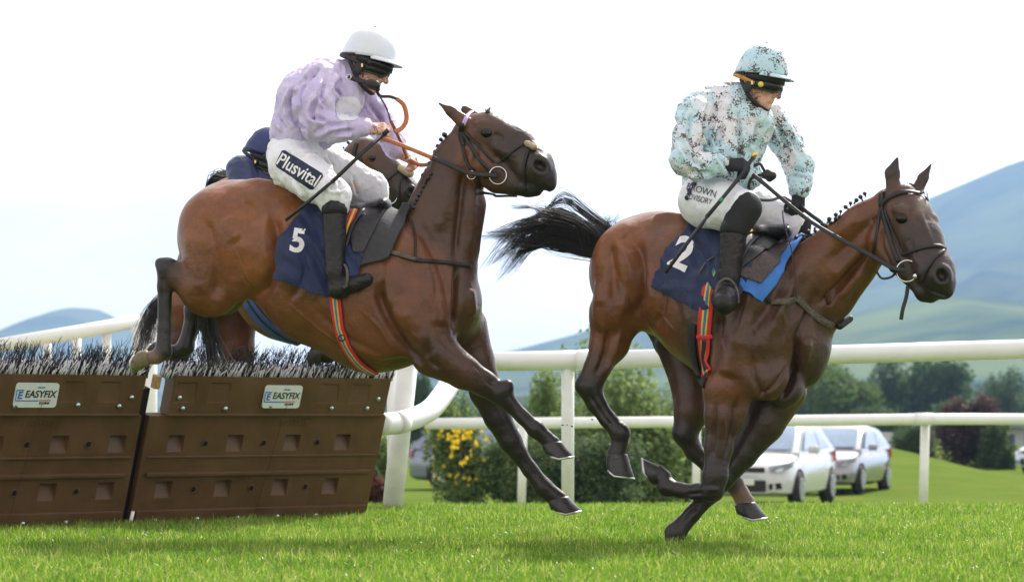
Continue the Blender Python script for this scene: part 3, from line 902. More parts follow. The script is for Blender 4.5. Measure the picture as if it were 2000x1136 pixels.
eye_ball(h3, bvh3, 727, 309, .018, D3)
add_hoof(h3, s3, (626, 690, -.22), (-.3, .9), (-.95, .2), 16, 28)
add_hoof(h3, s3, (718, 694, .0), (-.3, .9), (-.95, .2), 15, 26)
add_hoof(h3, s3, (329, 822, .08), (.6, .8), (0, 1), 17, 26)
add_hoof(h3, s3, (481, 824, .3), (.6, .8), (.1, 1), 16, 26)
plaits(h3, s3, [(650, 314, -.25), (663, 296, -.27), (680, 279, -.3)], 3.6, 4, 1)
st = []
for i in range(330):
    u = random.gauss(0, 1); v = random.gauss(0, 1); w_ = random.gauss(0, 1)
    a = s3.w((462 + u * 12, 352 + v * 5, .2 + .03 * w_))[0]
    b = s3.w((425 + u * 9, 352 + v * 7, .34 + .03 * w_))[0]
    c = s3.w((412 + u * 8, 420 + v * 8, .42 + .04 * w_))[0]
    e = s3.w((372 + u * 9, 530, .42 + .06 * w_))[0]
    f = s3.w((305 + u * 9 + v * 3, 600, .42 + .06 * w_))[0]
    g = s3.w((278 + u * 12 + v * 5, 660 + 34 * random.random(), .42 + .07 * w_))[0]
    st.append(curve_pts([a, b, c, e, f, g], 15))
hair_lock('tail', h3, st, M['hair'], .0030)
# ---------------------------------------------------------------- jockeys
def silk(name, col, col2=None, mudcol=(.075, .058, .045), lo=.60, hi=.66, rough=.42, scale=85, big=7, dots=True, ra=.42, rb=.58):
    m, nt, b, out = mat_new(name)
    n = noise_tex(nt, 6, 3)
    c = ramp(nt, n.outputs['Fac'], [(ra, col), (rb, col2 if col2 else tuple(min(1, x * 1.06) for x in col))])
    if dots:
        a = mud_mask(nt, scale, lo, hi, big)
        c = mixc(nt, a, c, mudcol)
    nt.links.new(c, b.inputs['Base Color'])
    b.inputs['Roughness'].default_value = rough
    b.inputs['Sheen Weight'].default_value = .15
    f = noise_tex(nt, 26, 4, .6, stretch=(1, 1, .45)); f2 = noise_tex(nt, 600, 2)
    ad = nd(nt, 'Math', operation='MULTIPLY_ADD'); ad.inputs[1].default_value = .05
    nt.links.new(f2.outputs['Fac'], ad.inputs[0]); nt.links.new(f.outputs['Fac'], ad.inputs[2])
    bump(nt, b, ad.outputs[0], .35, .012)
    return m
M['silk_lav'] = silk('lavender_silk', (.54, .46, .72), (.62, .55, .78), lo=.632, hi=.70, scale=105, big=20)
M['silk_white'] = silk('white_silk_spot', (.72, .72, .78), lo=.66, hi=.71, scale=120)
M['silk_blue'] = silk('pale_blue_silk_mud', (.54, .75, .82), (.76, .75, .80), lo=.605, hi=.69, big=20, scale=105, ra=.48, rb=.60)
M['silk_navy'] = silk('navy_silk', (.018, .028, .10), (.03, .045, .14), dots=False)
M['breech'] = silk('white_breeches', (.80, .81, .86), lo=.70, hi=.76, scale=110, rough=.5)
M['breech_mud'] = silk('white_breeches_muddy', (.80, .81, .86), lo=.65, hi=.73, scale=100, rough=.5)
M['cap_white'] = silk('white_cap_silk', (.70, .75, .82), lo=.645, hi=.70, scale=115)
M['cap_blue'] = silk('pale_blue_cap_silk', (.48, .71, .80), (.66, .73, .78), lo=.62, hi=.69, scale=105, big=18)
M['cap_navy'] = simple('navy_cap_silk', (.015, .028, .12), .5, var=.2)
M['boot'] = simple('black_boot_leather', (.013, .012, .012), .42, var=.6, nscale=35, bumps=.4, spec=.4)
M['boot_muddy'] = simple('muddy_boot_sole', (.045, .038, .032), .7, var=.6, nscale=50, bumps=.5)
M['black_cloth'] = simple('black_cloth', (.013, .013, .015), .8, var=.3, nscale=120, bumps=.3)
M['rubber'] = simple('black_rubber', (.02, .02, .021), .5, var=.2)
M['lens'] = simple('dark_goggle_lens', (.012, .012, .013), .16, var=.1, spec=.35)
M['harness'] = simple('black_helmet_harness', (.014, .014, .016), .6, var=.2)
M['amber'] = simple('amber_elastic', (.50, .24, .04), .6, var=.2)
M['yellow'] = simple('yellow_disc', (.75, .66, .08), .5, var=.1)
M['gold'] = simple('brass_fitting', (.70, .52, .20), .3, metal=.9)
M['white_print'] = simple('white_print', (.82, .82, .84), .6, var=.04)
M['navy_print'] = simple('navy_print', (.008, .014, .05), .6, var=.15)
M['whip'] = simple('black_whip_grip', (.012, .012, .013), .5, var=.3, nscale=120, bumps=.3)
M['green'] = simple('green_band', (.02, .25, .14), .5)

def skin_mat(name, mud=True):
    m, nt, b, out = mat_new(name)
    n = noise_tex(nt, 22, 4)
    c = ramp(nt, n.outputs['Fac'], [(.35, (.62, .32, .23)), (.65, (.74, .44, .34))])
    if mud:
        c = mixc(nt, mud_mask(nt, 110, .58, .64, 9), c, (.12, .07, .045))
    nt.links.new(c, b.inputs['Base Color'])
    b.inputs['Roughness'].default_value = .5
    b.inputs['Subsurface Weight'].default_value = .08; b.inputs['Subsurface Radius'].default_value = (.01, .004, .002)
    bump(nt, b, noise_tex(nt, 160, 3).outputs['Fac'], .25, .003)
    return m
M['skin'] = skin_mat('skin_light_mud', True)

class Frame:
    def __init__(self, O, f, u, k=1.0):
        self.O = Vector(O); self.f = Vector(f).normalized(); u = Vector(u)
        self.u = (u - self.f * u.dot(self.f)).normalized(); self.l = self.u.cross(self.f); self.k = k
    def __call__(self, x, y, z):
        return np.array(self.O + (self.f * x + self.l * y + self.u * z) * self.k)
    def R(self):
        return Matrix((self.f, self.l, self.u)).transposed()

def head_prims(sc, H):
    k = H.k
    c = lambda a, b, ra, rb, kk=.015, ky=1.0, sub=False: sc.wcone(H(*a), H(*b), ra * k, rb * k, kk, 1.0, None, None, sub)
    sc.well(H(-.005, 0, .02), (.100 * k, .080 * k, .098 * k), H.R(), .02)
    c((.03, 0, -.03), (.045, 0, -.098), .068, .036)
    for sy in (-1, 1):
        c((-.005, sy * .056, -.055), (.05, sy * .018, -.112), .022, .022)       # jaw
        sc.well(H(.062, sy * .040, -.045), (.026 * k, .024 * k, .022 * k), H.R(), .015)   # cheek bone
        sc.well(H(-.01, sy * .083, -.028), (.018 * k, .010 * k, .032 * k), H.R(), .006)   # ear
        c((.088, sy * .012, -.069), (.090, sy * .010, -.070), .011, .011, .008)  # nostril wing
    c((.088, 0, -.018), (.120, 0, -.070), .011, .0150, .012)                     # nose
    c((.068, 0, -.125), (.060, 0, -.120), .017, .02, .012)                       # chin
    c((.082, -.016, -.088), (.082, .016, -.088), .0085, .0085, .008)             # lips
    c((.080, -.014, -.100), (.080, .014, -.100), .009, .009, .008)
    c((.094, -.022, -.094), (.094, .022, -.094), .0035, .0035, .004, sub=True)   # mouth line
    c((-.02, 0, -.06), (-.065, 0, -.19), .058, .062, .03)                        # neck

def helmet(parent, H, mat, k=1.0):
    a, b_, h = .138 * H.k, .116 * H.k, .140 * H.k
    V = []; Fs = []; nu, nv = 40, 14
    R = H.R(); c0 = Vector(H(-.004, 0, .045))
    def pt(phi, th, g=1.0):
        z = math.sin(th); r = math.cos(th) ** .92 if th > 0 else 1.0
        x = a * r * math.cos(phi) * g; y = b_ * r * math.sin(phi) * g
        zz = h * z * g - .010 * (1 - math.cos(phi)) * H.k * (1 if th < .6 else .3)
        return c0 + H.f * x + H.l * y + H.u * zz
    for j in range(nv + 1):
        th = -.10 + (math.pi / 2 + .10) * j / nv
        for i in range(nu):
            phi = 2 * math.pi * i / nu
            p = pt(phi, th)
            nn = mnoise.noise(p * 30) * .0022 + .0018 * math.cos(6 * phi) * (1 if th > .2 else .3)
            V.append(p + (p - c0).normalized() * nn)
    for j in range(nv):
        for i in range(nu):
            q = j * nu + i; r = j * nu + (i + 1) % nu
            Fs.append((q, r, r + nu, q + nu))
    n0 = len(V)
    for i in range(nu):   # inner lip
        p = pt(2 * math.pi * i / nu, -.10, .93); V.append(p)
    for i in range(nu):
        Fs.append((i, n0 + i, n0 + (i + 1) % nu, (i + 1) % nu))
    hm = new_obj('helmet', mesh_np('helmet', [tuple(v) for v in V], Fs), mat, parent)
    # peak
    V = []; Fs = []; m = 22; rows = 5
    for s_, dz in ((1, 0), (-1, -.005)):
        for r in range(rows):
            t = r / (rows - 1)
            for i in range(m):
                phi = math.radians(-64 + 128 * i / (m - 1))
                e = (.054 * max(0, math.cos(phi * 1.4)) ** .8) * t
                p = c0 + H.f * ((a * .97) * math.cos(phi) + e * H.k) + H.l * (b_ * .99 * math.sin(phi) * (1 + .02 * t)) + H.u * ((-.006 - .016 * t * t - .004 + dz) * H.k)
                V.append(p)
    L = rows * m
    for r in range(rows - 1):
        for i in range(m - 1):
            q = r * m + i
            Fs.append((q, q + 1, q + 1 + m, q + m)); Fs.append((L + q, L + q + m, L + q + 1 + m, L + q + 1))
    for i in range(m - 1):
        q = (rows - 1) * m + i; Fs.append((q, q + 1, L + q + 1, L + q))
    pk = new_obj('peak', mesh_np('peak', [tuple(v) for v in V], Fs), mat, hm)
    # button
    tube('button', [c0 + H.u * (h * .99), c0 + H.u * (h * 1.035)], [.010 * H.k, .006 * H.k], M['harness'], hm)
    # dark skull harness under the cap: ear guards and chin strap
    for sy in (-1, 1):
        V_, F_ = [], []
        pts = [H(-.055, sy * .098, -.012), H(-.03, sy * .099, -.045), H(.0, sy * .092, -.085), H(.035, sy * .062, -.125), H(.058, sy * .02, -.142)]
        strap3(('harness_strap'), pts, .020 * H.k, M['harness'], hm, H)
        sc = Sculpt(15); sc.well(H(.0, sy * .100, -.045), (.026 * H.k, .010 * H.k, .038 * H.k), H.R(), .01)
        new_obj('ear_guard', sc.mesh(.005, color=None, name='ear_guard'), M['harness'], hm)
    pts = [H(.058, -.02, -.142), H(.064, 0, -.145), H(.058, .02, -.142)]
    strap3('chin_strap', pts, .020 * H.k, M['harness'], hm, H)
    strap3('liner', [H(-.02, -.106, .012), H(.06, -.088, .010), H(.110, -.045, .010), H(.122, 0, .010), H(.110, .045, .010), H(.06, .088, .010), H(-.02, .106, .012)], .040 * H.k, M['harness'], hm, H, .004)
    band = [pt(2 * math.pi * i / 40, -.11, 1.012) for i in range(11, 30)]
    strap3('harness_rim', band, .012 * H.k, M['harness'], hm, H)
    return hm

def strap3(name, pts, width, mat, parent, H, thick=.005):
    """strap in space facing away from the head's middle"""
    L = [Vector(p) for p in curve_pts(pts, 16)]
    V = []; Fs = []
    for i, l in enumerate(L):
        t = (L[min(i + 1, len(L) - 1)] - L[max(i - 1, 0)]).normalized()
        n = (l - H.O); n = (n - t * n.dot(t)).normalized(); s = t.cross(n) * (width / 2)
        V += [l + s + n * thick, l - s + n * thick, l - s - n * thick, l + s - n * thick]
    for i in range(len(L) - 1):
        for k in range(4):
            a = i * 4 + k; b = i * 4 + (k + 1) % 4
            Fs.append((a, b, b + 4, a + 4))
    Fs.append((3, 2, 1, 0)); e = (len(L) - 1) * 4; Fs.append((e, e + 1, e + 2, e + 3))
    me = mesh_np(name, [tuple(v) for v in V], Fs)
    b = bmesh.new(); b.from_mesh(me); bmesh.ops.recalc_face_normals(b, faces=b.faces); b.to_mesh(me); b.free()
    return new_obj(name, me, mat, parent)

def goggles(parent, H, strapmat, disc=None, visor=False):
    a, b_ = .112 * H.k, .094 * H.k
    V = []; Fs = []; m = 30; rows = 7
    c0 = Vector(H(-.008, 0, -.026))
    for r in range(rows):
        t = -1 + 2 * r / (rows - 1)
        for i in range(m):
            phi = math.radians(-74 + 148 * i / (m - 1))
            nose = math.exp(-(phi / .22) ** 2)
            hh = .031 * H.k * (1 - .28 * abs(phi) / 1.3)
            z = t * hh + (nose * .017 * H.k if t < 0 else 0) * (-t)
            bul = (1 - t * t) * .010 * H.k + (.012 * math.cos(phi)) * H.k
            V.append(c0 + H.f * ((a + bul) * math.cos(phi)) + H.l * ((b_ + bul * .5) * math.sin(phi)) + H.u * z)
    for r in range(rows - 1):
        for i in range(m - 1):
            q = r * m + i; Fs.append((q, q + 1, q + 1 + m, q + m))
    bm = bmesh.new(); bm.from_mesh(mesh_np('g', [tuple(v) for v in V], Fs))
    bmesh.ops.solidify(bm, geom=bm.faces[:], thickness=.008); bmesh.ops.recalc_face_normals(bm, faces=bm.faces)
    g = new_obj('goggles', bm_to_mesh('goggles', bm, True), M['lens'], parent)
    # rubber frame along the edge
    edge = V[:m] + [V[r * m + m - 1] for r in range(1, rows - 1)] + V[(rows - 1) * m:][::-1] + [V[r * m] for r in range(rows - 2, 0, -1)]
    Vt, Ft = tube_vf(edge + [edge[0]], .0055 * H.k, 6)
    new_obj('goggle_frame', mesh_np('goggle_frame', [tuple(v) for v in Vt], Ft), M['rubber'], g)
    # strap round the back of the cap
    pts = []
    for i in range(13):
        phi = math.radians(74 + (286 - 74) * i / 12)
        lift = .045 * math.sin(math.pi * i / 12)
        pts.append(Vector(H(0, 0, 0)) + H.f * ((.146 if 2 < i < 10 else .122) * H.k * math.cos(phi)) + H.l * ((.121 if 1 < i < 11 else .106) * H.k * math.sin(phi)) + H.u * ((-.030 + lift) * H.k))
    strap3('goggle_strap', pts, .020 * H.k, strapmat, g, H, .003)
    for sy in (-1, 1):
        bx_ = bmesh.new(); bx(bx_, H(.022, sy * .106, -.028), (.010, .006, .020), bevel=.001); new_obj('buckle', bm_to_mesh('buckle', bx_), M['gold'], g)
    if disc:
        c = Vector(H(.066, -.092, -.030)) ; n = (c - Vector(H(-.01, 0, -.03))).normalized()
        tube('vent_disc', [c, c + n * .010], [.0145 * H.k, .013 * H.k], M['yellow'], g, 18)
    if visor:
        strap3('raised_visor', [H(.045, -.100, .000), H(.095, -.072, -.002), H(.130, -.02, -.003), H(.130, .02, -.003), H(.095, .072, -.002), H(.045, .100, 0)], .040 * H.k, M['lens'], g, H, .003)
    return g

def hand_prims(sc, wrist, d, back, k=1.0, side=1, curl=1.0):
    """fist: d = direction forearm->knuckles, back = normal of the back of the hand, side = where the thumb sits"""
    F = Frame(wrist, d, back, k)
    c = lambda a, b, ra, rb, kk=.008: sc.wcone(F(*a), F(*b), ra * k, rb * k, kk)
    c((-.04, 0, 0), (.02, 0, 0), .027, .028, .02)
    for i, y in enumerate((.031, .0105, -.0105, -.030)):
        y *= side
        ln = (1.0, 1.08, 1.0, .84)[i]
        c((.015, y * .6, 0), (.078 * (.94 + .06 * ln), y, .004), .017, .0125, .012)
        p1 = (.076, y, .004); p2 = (.076 + .030 * ln, y, -.016 * curl - .004); p3 = (.076 + .020 * ln, y, -.044 * curl); p4 = (.076 - .008, y * .95, -.050 * curl)
        c(p1, p2, .0118, .0105, .004); c(p2, p3, .0105, .0097, .004); c(p3, p4, .0097, .0085, .004)
    c((.008, .022 * side, -.006), (.045, .046 * side, -.022), .018, .0135, .012)
    c((.045, .046 * side, -.022), (.082, .034 * side, -.046), .0125, .0105, .005)
    c((.082, .034 * side, -.046), (.098, .014 * side, -.052), .0105, .009, .005)
    return F

def wrinkle(me, amp, freq, stretch=(1, 1, 1), seed=0.0, mask=None):
    """cloth folds: ridged noise pushed along the normals"""
    n = len(me.vertices)
    V = np.empty(n * 3, dtype=np.float32); me.vertices.foreach_get('co', V); V = V.reshape(-1, 3).astype(float)
    N = np.empty(n * 3, dtype=np.float32); me.vertices.foreach_get('normal', N); N = N.reshape(-1, 3)
    q = V * freq * np.array(stretch)[None, :] + np.array([seed, 0, 0])[None, :]
    q = q + .6 * np.stack([pnoise(q * .5 + 11), pnoise(q * .5 + 23), pnoise(q * .5 + 37)], 1)
    r = (1 - np.abs(pnoise(q)) * 2.4) * .7 + (1 - np.abs(pnoise(q * 2.1 + 5)) * 2.4) * .3
    V += N * (r * amp)[:, None]
    me.vertices.foreach_set('co', V.astype(np.float32).ravel()); me.update()

def text_on(name, txt, px, py, h_px, ang, bvh, mat, parent, off=.004, shear=0.0, sx=1.0, dd=15.0, spacing=1.0, bold=0.0):
    """flat print projected onto a surface; px,py = picture position of the text's middle"""
    cu = bpy.data.curves.new(name, 'FONT'); cu.body = txt; cu.align_x = 'CENTER'; cu.align_y = 'CENTER'
    cu.size = 1.0; cu.shear = shear; cu.space_character = spacing; cu.offset = bold; cu.resolution_u = 4
    tmp = bpy.data.objects.new('tmp_text', cu); COL.objects.link(tmp)
    dg = bpy.context.evaluated_depsgraph_get()
    me = bpy.data.meshes.new_from_object(tmp.evaluated_get(dg))
    bpy.data.objects.remove(tmp); bpy.data.curves.remove(cu)
    bm = bmesh.new(); bm.from_mesh(me); bpy.data.meshes.remove(me)
    bmesh.ops.triangulate(bm, faces=bm.faces)
    bmesh.ops.subdivide_edges(bm, edges=[e for e in bm.edges if e.calc_length() > .12], cuts=2)
    ys = [v.co.y for v in bm.verts]; hh = max(ys) - min(ys)
    k = h_px / hh; ca, sa = math.cos(ang), math.sin(ang)
    my = (max(ys) + min(ys)) / 2
    for v in bm.verts:
        x = v.co.x * k * sx; y = -(v.co.y - my) * k
        l, n = hit(bvh, px + x * ca - y * sa, py + x * sa + y * ca, dd)
        v.co = l + n * off
    bmesh.ops.recalc_face_normals(bm, faces=bm.faces)
    return new_obj(name, bm_to_mesh(name, bm), mat, parent)

def patch_on(name, quad, bvh, mat, parent, off=.003, n=(18, 8), round_=.12, dd=15.0):
    """printed panel: photo quad (tl,tr,br,bl) laid on a surface"""
    V = []; Fs = []
    q = [np.array(p, float) for p in quad]
    for j in range(n[1] + 1):
        v = j / n[1]
        ins = 0
        for i in range(n[0] + 1):
            u = i / n[0]
            uu = u
            e = min(v, 1 - v)
            if e < round_:
                s_ = round_ - math.sqrt(max(0, round_ ** 2 - (round_ - e) ** 2))
                uu = s_ * .5 + u * (1 - s_)
            p = (q[0] * (1 - uu) + q[1] * uu) * (1 - v) + (q[3] * (1 - uu) + q[2] * uu) * v
            l, nr = hit(bvh, p[0], p[1], dd); V.append(tuple(l + nr * off))
    for j in range(n[1]):
        for i in range(n[0]):
            a = j * (n[0] + 1) + i; Fs.append((a, a + 1, a + n[0] + 2, a + n[0] + 1))
    return new_obj(name, mesh_np(name, V, Fs), mat, parent)

def boot(parent, sc_d, knee, ankle, heel, toe, rk, ra, mat='boot', toe_r=12):
    sc = Sculpt(sc_d)
    sc.cone(knee, ankle, rk, ra, .02, 1.0); 
    sc.cone(ankle, heel, ra, ra * .95, .02, 1.0)
    mid = tuple((heel[i] * .45 + toe[i] * .55) for i in range(3))
    sc.cone((heel[0], heel[1] - 2, heel[2]), mid, ra * .85, toe_r * 1.15, .02, 1.0); sc.cone(mid, toe, toe_r * 1.15, toe_r, .02, 1.15)
    me = sc.mesh(.006, color=None, name='boot')
    wrinkle(me, .0035, 22, (1, 1, 2.2))
    o = new_obj('boot', me, M[mat], parent)
    K, s = sc.w(knee); A, _ = sc.w(ankle)
    d = (Vector(A) - Vector(K)).normalized()
    cuff = tube('boot_top', [Vector(K) - d * .012, Vector(K) + d * .002, Vector(K) + d * .035], [rk * s * 1.0, rk * s * 1.07, rk * s * 1.05], M['black_cloth'], o, 18)
    return o

def fold_lines(lst, w=5, a=.012):
    """each line becomes a sunk crease with a raised fold beside it"""
    out = []
    for l in lst:
        out.append((l, w, -a)); dx, dy = l[-1][0] - l[0][0], l[-1][1] - l[0][1]; n = math.hypot(dx, dy) + 1e-6
        out.append(([(p[0] - dy / n * w * 1.7, p[1] + dx / n * w * 1.7) for p in l], w * 1.2, a * .8))
    return out
SILK1 = fold_lines([[(640, 150), (628, 185), (640, 215)], [(600, 150), (585, 190), (590, 230)], [(650, 165), (668, 190)], [(560, 200), (575, 235), (600, 258)], [(540, 225), (560, 255)], [(612, 262), (640, 246), (680, 243)], [(605, 225), (640, 238)], [(650, 258), (690, 255)], [(630, 180), (610, 215), (615, 245)], [(668, 150), (650, 180)], [(720, 200), (745, 240)], [(735, 215), (760, 265)], [(580, 165), (560, 215)], [(625, 130), (600, 160)]])
SILK2 = fold_lines([[(1350, 215), (1345, 260), (1355, 300)], [(1385, 200), (1375, 250), (1390, 300)], [(1330, 280), (1350, 310), (1380, 330)], [(1345, 335), (1390, 338)], [(1440, 215), (1445, 270), (1440, 330)], [(1480, 240), (1470, 290)], [(1400, 300), (1430, 340)], [(1515, 240), (1540, 290)], [(1535, 250), (1560, 300)], [(1545, 330), (1575, 335)], [(1360, 345), (1400, 360), (1450, 352)], [(1410, 240), (1400, 290)], [(1340, 200), (1330, 240)]])
FOLD1 = fold_lines([[(545, 285), (590, 296), (625, 296)], [(640, 300), (655, 330)], [(540, 350), (565, 375)], [(575, 350), (605, 392)], [(660, 350), (670, 385)], [(690, 345), (700, 385)], [(632, 352), (650, 368), (676, 366)], [(640, 395), (665, 398)]], 4, .008)

# ------------------------------------------------ jockey 1 (lavender)
j1 = empty('person', P(590, 400, D1))
tag(j1, 'jockey in lavender silks and white cap, leaning over the number 5 horse', 'person', 'jockeys')
H1 = Frame(P(718, 124, D1 - .02), (.90, -.34, -.22), (.25, 0, 1), 1.10)
b1 = Sculpt(D1)
head_prims(b1, H1)
b1.cone((575, 300, 0), (600, 210, 0), 38, 44, .05, 1.3); b1.cone((600, 210, 0), (640, 158, 0), 44, 32, .05, 1.35); b1.cone((640, 158, 0), (682, 146, 0), 30, 20, .04, 1.0)
for side, arm in ((-1, [(622, 160, -.19, 24), (624, 238, -.27, 19), (700, 250, -.22, 12), (716, 252, -.21, 11)]), (1, [(680, 170, .17, 22), (738, 228, .25, 18), (772, 284, .21, 12), (780, 297, .20, 11)])):
    b1.chain(arm, .02)
for leg in ([(572, 322, -.10, 36), (650, 385, -.30, 24), (653, 480, -.34, 16), (657, 560, -.36, 13)], [(590, 318, .10, 36), (718, 374, .28, 25), (712, 480, .33, 16), (705, 560, .34, 13)]):
    b1.chain(leg, .03)
hand_prims(b1, b1.w((720, 251, -.21))[0], (1, .15, -.06), (.10, -.75, .65), 1.05, side=1)
hand_prims(b1, b1.w((783, 301, .20))[0], (.85, .1, -.50), (.3, -.55, .75), 1.0, side=1)
new_obj('body', b1.mesh(.0055, color=None, name='body'), M['skin'], j1)
c = Sculpt(D1)
c.cone((580, 258, 0), (606, 196, 0), 48, 57, .05, 1.22); c.cone((606, 196, 0), (640, 156, 0), 57, 40, .05, 1.30); c.cone((640, 158, 0), (676, 146, 0), 36, 24, .04, 1.0)
c.cone((630, 225, 0), (668, 190, 0), 40, 40, .05, 1.35)
c.cone((596, 262, 0), (628, 268, 0), 34, 20, .04, 1.6)
c.chain([(624, 158, -.17, 35), (616, 200, -.24, 33), (620, 244, -.27, 27), (652, 252, -.25, 24), (690, 249, -.22, 17), (708, 249, -.21, 15.5)], .025)
c.chain([(684, 172, .15, 32), (722, 208, .22, 27), (748, 246, .25, 24), (770, 284, .21, 17), (776, 293, .2, 15.5)], .025)
me = c.mesh(.0065, color=None, name='silks')
wrinkle(me, .015, 13, (1.2, .8, .8), 3.0); wrinkle(me, .005, 34, (1, 1, .6), 9.0)
strokes(me, bvh_of(me), SILK1, D1)
sk1 = new_obj('silks', me, M['silk_lav'], j1); bs1 = bvh_of(me)
for p_, r_ in (((709, 249, -.21), 17), ((777, 294, .20), 17)):
    W_, s_ = c.w(p_)
    dv = Vector((1, 0, -.05)) if p_[0] < 740 else Vector((.6, 0, -.75)); dv.normalize()
    tube('cuff', [Vector(W_) - dv * .018, Vector(W_) + dv * .006], [r_ * s_ * .98, r_ * s_ * .93], M['silk_lav'], sk1, 16)
patch = patch_on('white_spot', [(655, 189), (703, 189), (703, 236), (655, 236)], bs1, M['silk_white'], sk1, .004, (14, 14), .5, D1)
# collar
c = Sculpt(D1); c.cone((672, 152, 0), (686, 146, -.01), 27, 24, .01, 1.0); 
new_obj('collar', c.mesh(.006, color=None, name='collar'), M['silk_lav'], sk1)
c = Sculpt(D1)
c.cone((568, 302, 0), (590, 285, 0), 45, 40, .05, 1.35)
c.chain([(574, 322, -.10, 48), (612, 352, -.24, 38), (652, 382, -.30, 30), (654, 404, -.31, 25)], .03)
c.chain([(600, 312, .10, 46), (660, 338, .22, 38), (722, 370, .29, 33), (734, 396, .29, 24)], .03)
me = c.mesh(.0065, color=None, name='breeches')
wrinkle(me, .008, 15, (1, 1, 1), 1.0); wrinkle(me, .003, 40, (1, 1, 1), 4.0)
strokes(me, bvh_of(me), FOLD1, D1)
br1 = new_obj('breeches', me, M['breech_mud'], j1); bb1 = bvh_of(me)
pt1 = patch_on('leg_panel', [(553, 291), (634, 342), (610, 373), (537, 323)], bb1, M['navy_print'], br1, .0035, (24, 10), .12, D1)
text_on('lettering', 'Plusvital', 584, 332, 25, math.radians(31), bb1, M['white_print'], br1, .0065, sx=.80, dd=D1, bold=.014)
boot(j1, D1, (653, 408, -.335), (655, 530, -.375), (659, 566, -.375), (716, 546, -.40), 24, 18.5, toe_r=12.5)
boot(j1, D1, (733, 400, .30), (712, 530, .36), (706, 562, .36), (762, 546, .38), 23, 18, toe_r=12)
hm1 = helmet(j1, H1, M['cap_white'])
goggles(j1, H1, M['harness'], visor=True)

# whip in the near hand
w1 = empty('whip', P(742, 272, D1 - .22)); tag(w1, 'long black padded whip held in the lavender jockey\'s near hand', 'whip', 'whips')
def pd(px, py, dy, D): return P(px, py, D + dy)
tube('shaft', [pd(750, 262, -.25, D1), pd(700, 306, -.30, D1), pd(648, 356, -.40, D1)], [.010, .010, .011], M['whip'], w1, 10)
tube('padded_flap', [pd(650, 354, -.40, D1), pd(640, 362, -.40, D1), pd(600, 396, -.42, D1), pd(558, 430, -.44, D1)], [.011, .017, .017, .016], M['whip'], w1, 10, .55)
tube('handle_knob', [pd(749, 263, -.25, D1), pd(758, 254, -.25, D1)], [.012, .013], M['whip'], w1, 10)

# ------------------------------------------------ jockey 2 (pale blue)
j2 = empty('person', P(1410, 450, D2))
tag(j2, 'mud splattered jockey in pale blue silks and cap, black gloves, on the number 2 horse', 'person', 'jockeys')
H2 = Frame(P(1486, 157, D2 - .12), (.76, -.60, -.16), (.12, 0, 1), 1.05)
b2 = Sculpt(D2)
head_prims(b2, H2)
b2.cone((1390, 390, .05), (1410, 290, 0), 38, 46, .05, 1.3); b2.cone((1410, 290, 0), (1430, 215, -.03), 46, 34, .05, 1.35); b2.cone((1430, 215, -.03), (1458, 190, -.06), 30, 20, .04)
b2.chain([(1362, 222, -.12, 24), (1336, 310, -.26, 19), (1400, 322, -.30, 12), (1418, 321, -.31, 11)], .02)
b2.chain([(1500, 232, .12, 22), (1560, 318, .10, 18), (1560, 362, .04, 12), (1559, 380, .02, 11)], .02)
b2.chain([(1378, 392, -.10, 36), (1446, 405, -.36, 24), (1428, 500, -.38, 16), (1424, 560, -.40, 13)], .03)
b2.chain([(1400, 392, .16, 36), (1545, 430, .10, 24), (1540, 520, .16, 16), (1535, 580, .16, 13)], .03)
new_obj('body', b2.mesh(.0055, color=None, name='body'), M['skin'], j2)
for wp, d, bk, sd in (((1416, 321, -.31), (1, -.1, -.08), (.05, -.7, .7), 1), ((1560, 376, .03), (-.12, -.25, -1), (.6, -.75, -.1), 1)):
    g = Sculpt(D2); F = hand_prims(g, g.w(wp)[0], d, bk, 1.1, side=sd)
    me = g.mesh(.0045, inflate=.002, color=None, name='glove')
    gl = new_obj('glove', me, M['black_cloth'], j2)
    tube('glove_cuff', [F(-.045, 0, 0), F(-.01, 0, 0), F(.01, 0, 0)], [.036, .037, .034], M['black_cloth'], gl, 16)
c = Sculpt(D2)
c.cone((1392, 355, .04), (1408, 290, 0), 54, 62, .05, 1.2); c.cone((1408, 290, 0), (1432, 222, -.03), 62, 42, .05, 1.38); c.cone((1432, 218, -.03), (1456, 190, -.06), 38, 27, .04, 1.05)
c.cone((1435, 320, -.02), (1470, 240, -.05), 40, 38, .05, 1.5)
c.cone((1402, 352, 0), (1462, 346, -.04), 30, 22, .04, 1.8)
c.cone((1362, 205, -.08), (1420, 190, -.02), 24, 26, .04, 1.2)
c.chain([(1362, 222, -.13, 31), (1346, 270, -.2, 27), (1339, 312, -.26, 25), (1364, 325, -.29, 22), (1394, 322, -.31, 18), (1408, 321, -.31, 16)], .025)
c.chain([(1498, 230, .10, 30), (1535, 275, .12, 26), (1560, 322, .09, 24), (1562, 356, .05, 18), (1560, 370, .03, 16.5)], .025)
me = c.mesh(.0065, color=None, name='silks')
wrinkle(me, .015, 13, (1.1, .8, .9), 13.0); wrinkle(me, .005, 34, (1, 1, .6), 19.0)
strokes(me, bvh_of(me), SILK2, D2)
sk2 = new_obj('silks', me, M['silk_blue'], j2)
c = Sculpt(D2); c.cone((1450, 198, -.055), (1464, 190, -.075), 28, 25, .01)
new_obj('collar', c.mesh(.006, color=None, name='collar'), M['silk_blue'], sk2)
